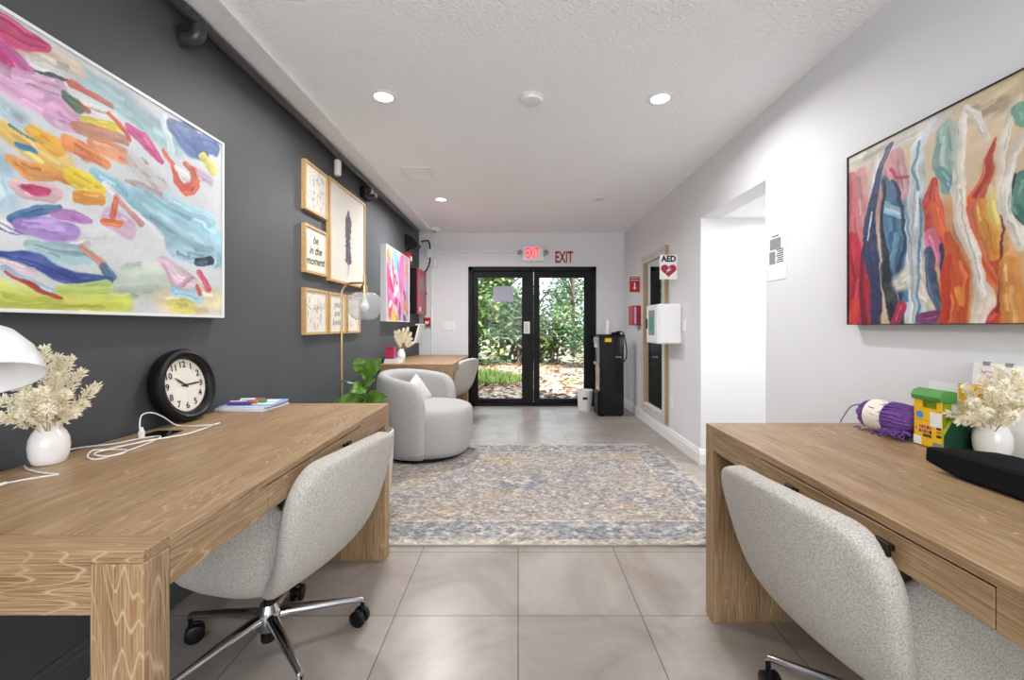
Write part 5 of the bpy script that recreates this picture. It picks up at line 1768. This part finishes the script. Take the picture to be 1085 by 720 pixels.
# exit sign and painted EXIT
t = thing('exit_sign', 'lit white exit sign box with red letters and two lamp heads above the doors', 'sign', (0.205, YF, 2.06))
MB().box((0.05, YF - 0.06, 2.065), (0.37, YF - 0.001, 2.285), 0, 0.012).build('housing', M_whiteplastic, t)
text_mb('EXIT', 0.205, (0.205, YF - 0.0615, 2.175), (1, 0, 0), (0, 0, 1), 0.001, bold=0.005, sx=0.47).build('lettering', M_exit, t)
for s, xx in ((-1, 0.025), (1, 0.395)):
    MB().tube([(xx + 0.05 * -s, YF - 0.02, 2.19), (xx, YF - 0.035, 2.19)], 0.008, 8).lathe([(0, 0), (0.022, 0), (0.036, 0.03), (0.033, 0.042), (0, 0.04)], (xx, YF - 0.045, 2.19), 20, M=Matrix.Rotation(R_(90), 3, 'X')).build('lamp_head', M_grey, t, smooth=True)
o = text_mb('EXIT', 0.225, (0.655, YF - 0.0015, 2.125), (1, 0, 0), (0, 0, 1), 0.001, bold=0.006, sx=0.56)
tag(o.build('wall_lettering', M_redletter, origin=(0.655, YF - 0.0015, 2.05)), 'dark red EXIT letters on the white wall right of the lit sign', 'lettering')

# ------------------------------------------------------------------ water cooler and bin
def cooler():
    x0, x1, y0, y1 = 1.02, 1.345, 5.58, 5.90
    t = thing('water_cooler', 'tall black water cooler beside the right door in the corner', 'water cooler', (1.18, 5.74, 0))
    m = MB().box((x0 + 0.015, y0, 0.015), (x1, y1, 1.04), 0, 0.012)
    m.build('body', M_blackgloss, t)
    MB().box((x0 - 0.01, y0 + 0.02, 0.015), (x0 + 0.016, y1 - 0.02, 0.30), 0, 0.008).build('front_kick_panel', M_blackplastic, t)
    MB().box((x0 - 0.012, y0 + 0.012, 0.64), (x0 + 0.016, y1 - 0.012, 0.68), 0, 0.005).box((x0 - 0.012, y0 + 0.012, 0.92), (x0 + 0.016, y1 - 0.012, 1.0), 0, 0.006).box((x0 - 0.010, y0 + 0.006, 0.66), (x0 + 0.016, y0 + 0.035, 0.95), 0, 0.005).build('dispenser_surround', M_grey, t)
    for yy in (y0 + 0.10, y1 - 0.10):
        MB().tube([(x0 - 0.005, yy, 0.92), (x0 - 0.005, yy, 0.87)], 0.012, 10).build('tap', M_whiteplastic, t)
    MB().box((x0 + 0.08, y0 - 0.0012, 0.945), (x0 + 0.165, y0, 0.995)).build('warning_sticker', M_yellow, t)
    m = MB()
    for k in range(5):
        m.box((x1 - 0.105 + 0.016 * k, y0 - 0.001, 0.745), (x1 - 0.094 + 0.016 * k, y0, 0.765))
    m.build('maker_mark', M_grey, t)
    MB().box((x0 + 0.12, y0 - 0.002, 0.62), (x0 + 0.20, y0 + 0.001, 0.76), 0, 0.001).build('side_vent', M_blackplastic, t)
    for xx in (x0 + 0.05, x1 - 0.04):
        MB().tube([(xx, y0 + 0.04, 0.0), (xx, y0 + 0.04, 0.016)], 0.015, 10).tube([(xx, y1 - 0.04, 0.0), (xx, y1 - 0.04, 0.016)], 0.015, 10).build('foot', M_blackplastic, t)
    MB().tube(spline([(x1 - 0.12, y0 + 0.1, 1.05), (x1 - 0.06, y0 + 0.08, 1.075), (x1 - 0.01, y0 + 0.05, 1.07), (x1 + 0.02, y0 + 0.05, 1.0), (x1 + 0.05, y0 + 0.08, 0.86), (x1 + 0.05, y0 + 0.1, 0.74), (x1 + 0.02, y0 + 0.15, 0.67), (x1 - 0.005, y0 + 0.2, 0.65)], 8), 0.008, 8).build('power_cord', M_blackplastic, t, smooth=True)
    MB().tube([(x1 - 0.14, y0 + 0.1, 1.05), (x1 - 0.03, y0 + 0.1, 1.055)], 0.016, 10).build('cord_plug', M_blackplastic, t)
    tag(MB().lathe([(0, 1.0405), (0.027, 1.0405), (0.027, 1.215), (0.024, 1.222), (0, 1.222)], (1.17, 5.72, 0), 20).build('cup_stack', M_paper, origin=(1.17, 5.72, 1.0405), smooth=True), 'tall stack of white paper cups standing on the water cooler', 'cups')


cooler()
t = thing('waste_bin', 'small white waste bin on the floor between the doors and cooler', 'bin', (0.91, 5.95, 0))
MB().lathe([(0, 0.0), (0.085, 0.0), (0.088, 0.005), (0.103, 0.25), (0.103, 0.265), (0.099, 0.265), (0.084, 0.01), (0, 0.008)], (0.905, 5.98, 0), 32).build('body', M_whiteplastic, t, smooth=True)
MB().lathe([(0.100, 0.262), (0.109, 0.262), (0.109, 0.282), (0.100, 0.282)], (0.905, 5.98, 0), 32, closed=True).build('rim', M_trim, t, smooth=True)
MB().box((0.865, 5.876, 0.165), (0.925, 5.884, 0.195), 0).build('label', M_ink, t)

# ------------------------------------------------------------------ mirror, AED and signs on the right wall
def wall_mirror():
    y0, y1, z0, z1 = 4.44, 5.29, 0.165, 1.965
    t = thing('wall_mirror', 'tall wood-framed mirror on the right wall reflecting the black cooler', 'mirror', (XR, (y0 + y1) / 2, z0))
    xf, e = 1.478, 0.085
    xb = XR - 0.001
    m = MB()
    for k, (a, b, c, d) in enumerate(((y0, y0 + e, z0, z1), (y1 - e, y1, z0, z1), (y0 + e, y1 - e, z0, z0 + e), (y0 + e, y1 - e, z1 - e, z1))):
        m.box((xf + 0.002, a, c), (xb, b, d), 0 if k < 2 else 1)
        m.box((xf, a + 0.001, c + 0.001), (xf + 0.002, b - 0.001, d - 0.001), 1)
    m.build('frame', [M_brownwood, M_wash], t)
    MB().box((1.508, y0 + e, z0 + e), (xb, y1 - e, z1 - e)).build('mirror_glass', M_mirror, t)
    m = MB()
    rng = random.Random(5)
    for zc in (z0 + e / 2, z1 - e / 2):
        for k in range(9):
            yy = y0 + 0.08 + k * 0.085
            pts = [(xf - 0.0004, yy + 0.018 * math.cos(a), zc + 0.02 * math.sin(a)) for a in [q * 0.7 for q in range(8)]]
            m.tube(pts, 0.0022, 4)
    m.build('frame_scrollwork', M_grey, t)


wall_mirror()
t = thing('defibrillator_cabinet', 'white wall cabinet with a green-marked window beside the tall mirror', 'cabinet', (XR, 4.25, 0.98))
MB().box((1.305, 4.075, 0.98), (XR - 0.001, 4.425, 1.355), 0, 0.014).build('body', M_whitemetal, t)
dr = MB().box((1.290, 4.08, 0.985), (1.304, 4.42, 1.35), 0, 0.006).build('door', M_whitemetal, t)
MB().box((1.287, 4.16, 1.06), (1.290, 4.34, 1.30), 0).build('window', M_grey, dr)
MB().box((1.2855, 4.19, 1.10), (1.287, 4.31, 1.24), 0).build('green_case', M_teal, dr)
MB().box((1.278, 4.385, 1.12), (1.290, 4.40, 1.22), 0, 0.003).build('handle', M_black, dr)
t = thing('defibrillator_sign', 'white projecting sign reading AED over a red heart on the right wall', 'sign', (XR, 4.2, 1.6))
MB().box((1.352, 4.198, 1.595), (XR - 0.001, 4.203, 1.828), 0).build('panel', M_paper, t)
text_mb('AED', 0.078, (1.437, 4.1975, 1.787), (1, 0, 0), (0, 0, 1), 0.0006, bold=0.0035, sx=0.92).build('lettering', M_ink, t)
heart = []
for k in range(40):
    a = 2 * PI * k / 40
    hx = 16 * math.sin(a) ** 3
    hz = 13 * math.cos(a) - 5 * math.cos(2 * a) - 2 * math.cos(3 * a) - math.cos(4 * a)
    heart.append((1.437 + hx * 0.0047, 4.1975, 1.682 + hz * 0.0043))
MB().prism(heart, (0, 0.0006, 0)).build('heart', M_crimson, t)
bolt = [(0.03, 0.028), (-0.026, -0.006), (-0.002, -0.004), (-0.03, -0.032), (0.026, 0.004), (0.002, 0.002)]
MB().prism([(1.437 + a, 4.1965, 1.684 + b) for a, b in bolt], (0, 0.0008, 0)).build('lightning_bolt', M_paper, t)
t = thing('extinguisher_sign', 'red projecting sign with a white arrow beyond the tall mirror', 'sign', (XR, 5.5, 1.56))
MB().box((1.395, 5.50, 1.572), (XR - 0.001, 5.506, 1.765), 0).build('panel', M_red, t)
m = MB()
m.box((1.405, 5.499, 1.715), (1.51, 5.5, 1.722)).box((1.405, 5.499, 1.745), (1.51, 5.5, 1.752))
m.box((1.450, 5.499, 1.63), (1.464, 5.5, 1.69)).prism([(1.435, 5.499, 1.632), (1.479, 5.499, 1.632), (1.457, 5.499, 1.60)], (0, 0.001, 0))
m.build('arrow_and_lines', M_paper, t)
t = thing('extinguisher_cabinet', 'red extinguisher box on the right wall below the arrow sign', 'cabinet', (XR, 5.5, 1.16))
MB().box((1.41, 5.40, 1.155), (XR - 0.001, 5.62, 1.40), 0, 0.004).build('body', M_red, t)
MB().box((1.424, 5.398, 1.17), (1.452, 5.40, 1.385), 0).build('label', M_lav, t)
t = thing('light_switch', 'white light switch on the right wall beside the white cabinet', 'switch', (XR, 4.05, 1.1))
MB().box((XR - 0.007, 3.975, 1.10), (XR - 0.0005, 4.05, 1.215), 0, 0.003).build('plate', M_trim, t)
MB().box((XR - 0.012, 3.995, 1.13), (XR - 0.007, 4.03, 1.185), 0, 0.002).build('rocker', M_whiteplastic, t)
t = thing('wall_outlet', 'white power outlet low on the right wall beside the mirror', 'outlet', (XR, 4.38, 0.33))
MB().box((XR - 0.007, 4.30, 0.335), (XR - 0.0005, 4.375, 0.45), 0, 0.003).build('plate', M_trim, t)
MB().box((XR - 0.010, 4.318, 0.352), (XR - 0.007, 4.357, 0.384), 0, 0.002).box((XR - 0.010, 4.318, 0.400), (XR - 0.007, 4.357, 0.432), 0, 0.002).build('socket', M_whiteplastic, t)
t = thing('instruction_sheet', 'white printed instruction sheet taped to the wall right of the passage', 'paper', (XR, 2.585, 1.42))
MB().box((XR - 0.003, 2.49, 1.42), (XR - 0.0005, 2.675, 1.70), 0).build('sheet', M_paper, t)
m = MB()
xs = XR - 0.0034
m.box((xs, 2.54, 1.60), (xs + 0.0004, 2.65, 1.665), 0).box((xs, 2.595, 1.515), (xs + 0.0004, 2.655, 1.59), 0)
for k in range(7):
    m.box((xs, 2.515, 1.52 + 0.012 * k), (xs + 0.0004, 2.585 - 0.006 * (k % 3), 1.526 + 0.012 * k), 1)
m.box((xs, 2.56, 1.675), (xs + 0.0004, 2.63, 1.682), 1)
m.build('print', [M_grey, M_ink], t)

# ------------------------------------------------------------------ ceiling fittings
def downlight(label, x, y, on=True, energy=E_DOWN):
    t = thing('downlight', label, 'ceiling light', (x, y, ZC), 0, 'recessed ceiling downlights')
    MB().lathe([(0.052, ZC - 0.001), (0.075, ZC - 0.001), (0.073, ZC - 0.006), (0.056, ZC - 0.008), (0.052, ZC - 0.004)], (x, y, 0), 32, closed=True).build('trim_ring', M_trim, t, smooth=True)
    MB().disc((x, y, ZC - 0.0035), 0.0525, 'z', 28, flip=True).build('diffuser', M_lamp_on if on else M_lamp_off, t, fix=False)
    if on:
        l = light('downlight_lamp', 'AREA', (0, 0, -0.02), (0, 0, 0), energy, (1.0, 0.992, 0.98), 0.10, spread=R_(165), parent=t)
    return t


downlight('lit downlight above the left desk chair side of the ceiling', -0.78, 2.55)
downlight('lit downlight nearest the white wall', 0.83, 2.57)
downlight('small lit downlight farthest back, near the ceiling vent', -0.81, 4.62, energy=E_DOWN * 2.0)
downlight('unlit downlight farthest back on the right of the ceiling', 0.845, 4.62, on=False)
for (x, y) in ((-0.45, 0.45), (0.45, 0.45), (-0.6, -1.5), (0.6, -1.5)):  # unseen lamps added without fittings, spread and dimmed to balance the near walls
    light('unseen_downlight', 'AREA', (x, y, ZC - 0.02), (0, 0, 0), E_DOWN * 0.2, (1.0, 0.992, 0.98), 0.10, spread=R_(165))
t = thing('ceiling_detector', 'round white detector in the middle of the ceiling between two lit downlights', 'detector', (0.078, 2.57, ZC))
MB().lathe([(0, ZC - 0.0005), (0.068, ZC - 0.0005), (0.068, ZC - 0.012), (0.060, ZC - 0.024), (0.03, ZC - 0.03), (0, ZC - 0.03)], (0.078, 2.57, 0), 36).build('body', M_whiteplastic, t, smooth=True)
MB().lathe([(0.062, ZC - 0.0004), (0.076, ZC - 0.0004), (0.076, ZC - 0.006), (0.062, ZC - 0.006)], (0.078, 2.57, 0), 36, closed=True).build('base_ring', M_trim, t, smooth=True)
t = thing('air_vent', 'white louvred air vent in the ceiling near the dark wall', 'vent', (-0.865, 3.84, ZC))
vx0, vx1, vy0, vy1 = -1.0, -0.735, 3.68, 4.0
m = MB()
for (a, b, c, d) in ((vx0, vx1, vy0, vy0 + 0.03), (vx0, vx1, vy1 - 0.03, vy1), (vx0, vx0 + 0.03, vy0 + 0.03, vy1 - 0.03), (vx1 - 0.03, vx1, vy0 + 0.03, vy1 - 0.03)):
    m.box((a, c, ZC - 0.008), (b, d, ZC - 0.0005), 0, 0.002)
m.build('frame', M_trim, t)
MB().box((vx0 + 0.03, vy0 + 0.03, ZC - 0.002), (vx1 - 0.03, vy1 - 0.03, ZC - 0.0005)).build('duct', M_ink, t)
for k in range(9):
    yy = vy0 + 0.045 + k * 0.029
    Ms = Matrix.Translation((0, yy, ZC - 0.010)) @ Matrix.Rotation(R_(-16), 4, 'X')
    MB().box((vx0 + 0.03, -0.011, -0.0008), (vx1 - 0.03, 0.011, 0.0008), 0, 0, Ms).build('slat', M_trim, t)

# ------------------------------------------------------------------ outdoors
struct(MB().box((-14, YF + 0.2, -0.16), (16, 40, -0.06)), 'ground', ground_material())
M_conc = plain('concrete_path', (168, 164, 160), 0.9, var=0.12, scale=6)
struct(MB().box((-3, YF + 0.2, -0.06), (4, 7.35, -0.03), 0, 0.005), 'threshold_slab', M_conc)
M_g1 = leafy('bright_shrub_leaf', [(0, (50, 82, 42)), (0.5, (88, 124, 68)), (0.85, (134, 158, 92)), (1, (190, 190, 120))])
M_g2 = leafy('deep_shrub_leaf', [(0, (40, 76, 48)), (0.6, (78, 116, 76)), (1, (130, 160, 120))])
M_g3 = leafy('yellowing_leaf', [(0, (110, 124, 60)), (0.5, (160, 160, 84)), (1, (206, 178, 110))])
M_g4 = leafy('grey_green_leaf', [(0, (66, 96, 66)), (0.5, (106, 138, 102)), (1, (160, 178, 146))])
M_dead = leafy('fallen_leaf', [(0, (78, 46, 36)), (0.55, (122, 78, 60)), (1, (196, 160, 132))], 0.8, 0.0)
M_grass = leafy('grass_blade', [(0, (52, 80, 36)), (0.5, (84, 116, 52)), (1, (146, 164, 84))], 0.7, 0.15)


def leaves(m, rng, c, rad, n, size, droop=0.3):
    c = Vector(c)
    for _ in range(n):
        while True:
            q = Vector((rng.uniform(-1, 1), rng.uniform(-1, 1), rng.uniform(-1, 1)))
            if 0.2 < q.length < 1:
                break
        p = c + Vector((q.x * rad[0], q.y * rad[1], q.z * rad[2]))
        if p.z < 0.0:
            p.z = abs(p.z) * 0.3
        s = size * rng.uniform(0.6, 1.4)
        a = rng.uniform(0, 6.28)
        d = Vector((math.cos(a), math.sin(a), rng.uniform(-0.9, 0.5))).normalized()
        sd = d.cross(Vector((rng.uniform(-0.5, 0.5), rng.uniform(-0.5, 0.5), 1))).normalized()
        n_ = sd.cross(d)
        m.add([p, p + d * s * 0.45 + sd * s * 0.24 + n_ * s * 0.06, p + d * s - n_ * s * 0.05, p + d * s * 0.45 - sd * s * 0.24 + n_ * s * 0.06], [(0, 1, 2, 3)])


def shrub(label, c, rad, n, size, mat, seed, name='garden_shrub', group='shrubs beyond the glass doors', stems=5):
    rng = random.Random(seed)
    t = thing(name, label, 'shrub', (c[0], c[1], -0.06), 0, group)
    m = MB()
    for k in range(7):
        q = Vector((rng.uniform(-0.5, 0.5) * rad[0], rng.uniform(-0.5, 0.5) * rad[1], rng.uniform(-0.45, 0.55) * rad[2]))
        leaves(m, rng, Vector(c) + q, tuple(r * 0.62 for r in rad), n // 7, size)
    m.build('foliage', mat, t, fix=False)
    m = MB()
    for k in range(stems):
        a = rng.uniform(0, 6.28)
        m.tube(spline([(c[0] + 0.1 * math.cos(a), c[1] + 0.1 * math.sin(a), -0.06), (c[0] + 0.3 * rad[0] * math.cos(a), c[1] + 0.2 * math.sin(a), c[2]), (c[0] + 0.7 * rad[0] * math.cos(a), c[1] + 0.5 * math.sin(a), c[2] + rad[2] * 0.7)], 5), 0.025, 6)
    m.build('stem', M_bark, t)
    return t


def tree(label, x, y, h, r, mat, seed, n, size, zc, rz_):
    rng = random.Random(seed)
    t = thing('garden_tree', label, 'tree', (x, y, -0.06), 0, 'trees beyond the glass doors')
    m = MB()
    for k in range(9):
        q = Vector((rng.uniform(-0.7, 0.7) * r, rng.uniform(-0.6, 0.6) * r, rng.uniform(-0.7, 0.7) * rz_))
        leaves(m, rng, Vector((x, y, zc)) + q, (r * 0.5, r * 0.5, rz_ * 0.45), n // 9, size)
    m.build('foliage', mat, t, fix=False)
    m = MB().tube(spline([(x, y, -0.06), (x + rng.uniform(-0.2, 0.2), y, h * 0.4), (x + rng.uniform(-0.3, 0.3), y, h)], 8), [0.11 - 0.004 * i for i in range(17)], 8)
    for k in range(7):
        a = rng.uniform(0, 6.28)
        z = h * rng.uniform(0.25, 0.8)
        m.tube(spline([(x, y, z), (x + 0.6 * math.cos(a), y + 0.3 * math.sin(a), z + 0.5), (x + 1.3 * math.cos(a), y + 0.6 * math.sin(a), z + 0.8 + rng.uniform(-0.3, 0.4))], 5), 0.03, 5)
    m.build('trunk', M_bark, t)
    return t


shrub('yellow-green shrub filling the lower left of the left door glass', (-1.5, 13.4, 1.05), (1.3, 1.0, 1.4), 2200, 0.22, M_g1, 1)
shrub('grey-green broad-leaved shrub behind the left door glass middle', (0.0, 14.2, 1.0), (1.2, 1.0, 1.35), 2000, 0.28, M_g4, 2)
shrub('bright green shrub seen at the left of the right door glass', (1.15, 14.0, 0.8), (1.0, 0.9, 1.0), 1300, 0.2, M_g1, 3)
shrub('dense deep green bush at the right of the right door glass', (2.25, 13.2, 0.7), (1.1, 1.0, 0.95), 1900, 0.13, M_g2, 4)
shrub('low yellowing shrub partly hidden by the right door jamb', (3.9, 14.6, 0.9), (1.2, 1.0, 1.1), 900, 0.22, M_g3, 5)
shrub('deep green shrub beyond the left door jamb', (-3.4, 14.5, 0.9), (1.4, 1.0, 1.2), 900, 0.24, M_g2, 6)
tree('leafy tree behind the left door glass, under the taped paper', -0.6, 16.6, 3.6, 1.3, M_g1, 11, 2600, 0.24, 2.2, 1.2)
tree('yellowing tree at the upper left edge of the left door glass', -2.7, 16.8, 3.8, 0.9, M_g3, 12, 1500, 0.22, 2.3, 1.2)
tree('sparse grey-green tree behind the right door glass', 2.2, 17.2, 4.2, 1.2, M_g4, 13, 900, 0.20, 2.6, 1.3)
tree('autumn-coloured tree at the right edge of the right door glass', 4.6, 17.4, 3.6, 1.0, M_g3, 14, 700, 0.22, 2.2, 1.0)
tree('deep green tree standing behind the meeting stile of the doors', 0.7, 20.2, 4.2, 2.2, M_g2, 15, 2200, 0.24, 2.4, 1.5)
# leaf carpet and grass clump
rng = random.Random(20)
m = MB()
for _ in range(3000):
    y = 7.0 + 7.0 * rng.random() ** 1.5
    x = rng.uniform(-3.5, 5)
    s = rng.uniform(0.035, 0.10)
    a = rng.uniform(0, 6.28)
    d = Vector((math.cos(a), math.sin(a), rng.uniform(-0.2, 0.35))); sd = Vector((-math.sin(a), math.cos(a), rng.uniform(-0.3, 0.3)))
    p = Vector((x, y, -0.03 + rng.uniform(0, 0.02)))
    m.add([p - d * s, p + sd * s * 0.5 + Vector((0, 0, s * 0.3)), p + d * s, p - sd * s * 0.5 + Vector((0, 0, s * 0.2))], [(0, 1, 2, 3)])
tag(m.build('fallen_leaves', M_dead, fix=False), 'brown fallen leaves scattered over the ground outside the doors', 'leaves', kind='stuff')
m = MB()
for _ in range(2600):
    q = rng.random() ** 0.6
    a = rng.uniform(0, 6.28)
    x, y = -0.75 + 0.85 * q * math.cos(a), 9.6 + 0.9 * q * math.sin(a)
    h = rng.uniform(0.12, 0.34) * (1.1 - 0.6 * q)
    b = rng.uniform(0, 6.28)
    sd = Vector((math.cos(b), math.sin(b), 0)) * 0.008
    ln_ = Vector((rng.uniform(-0.12, 0.12), rng.uniform(-0.12, 0.12), h))
    p = Vector((x, y, -0.06))
    m.add([p - sd, p + sd, p + ln_ * 0.6 + sd * 0.8, p + ln_, p + ln_ * 0.6 - sd * 0.8], [(0, 1, 2, 3, 4)])
tag(m.build('grass_clump', M_grass, fix=False), 'tuft of green grass on the ground outside the left door', 'grass', kind='stuff')
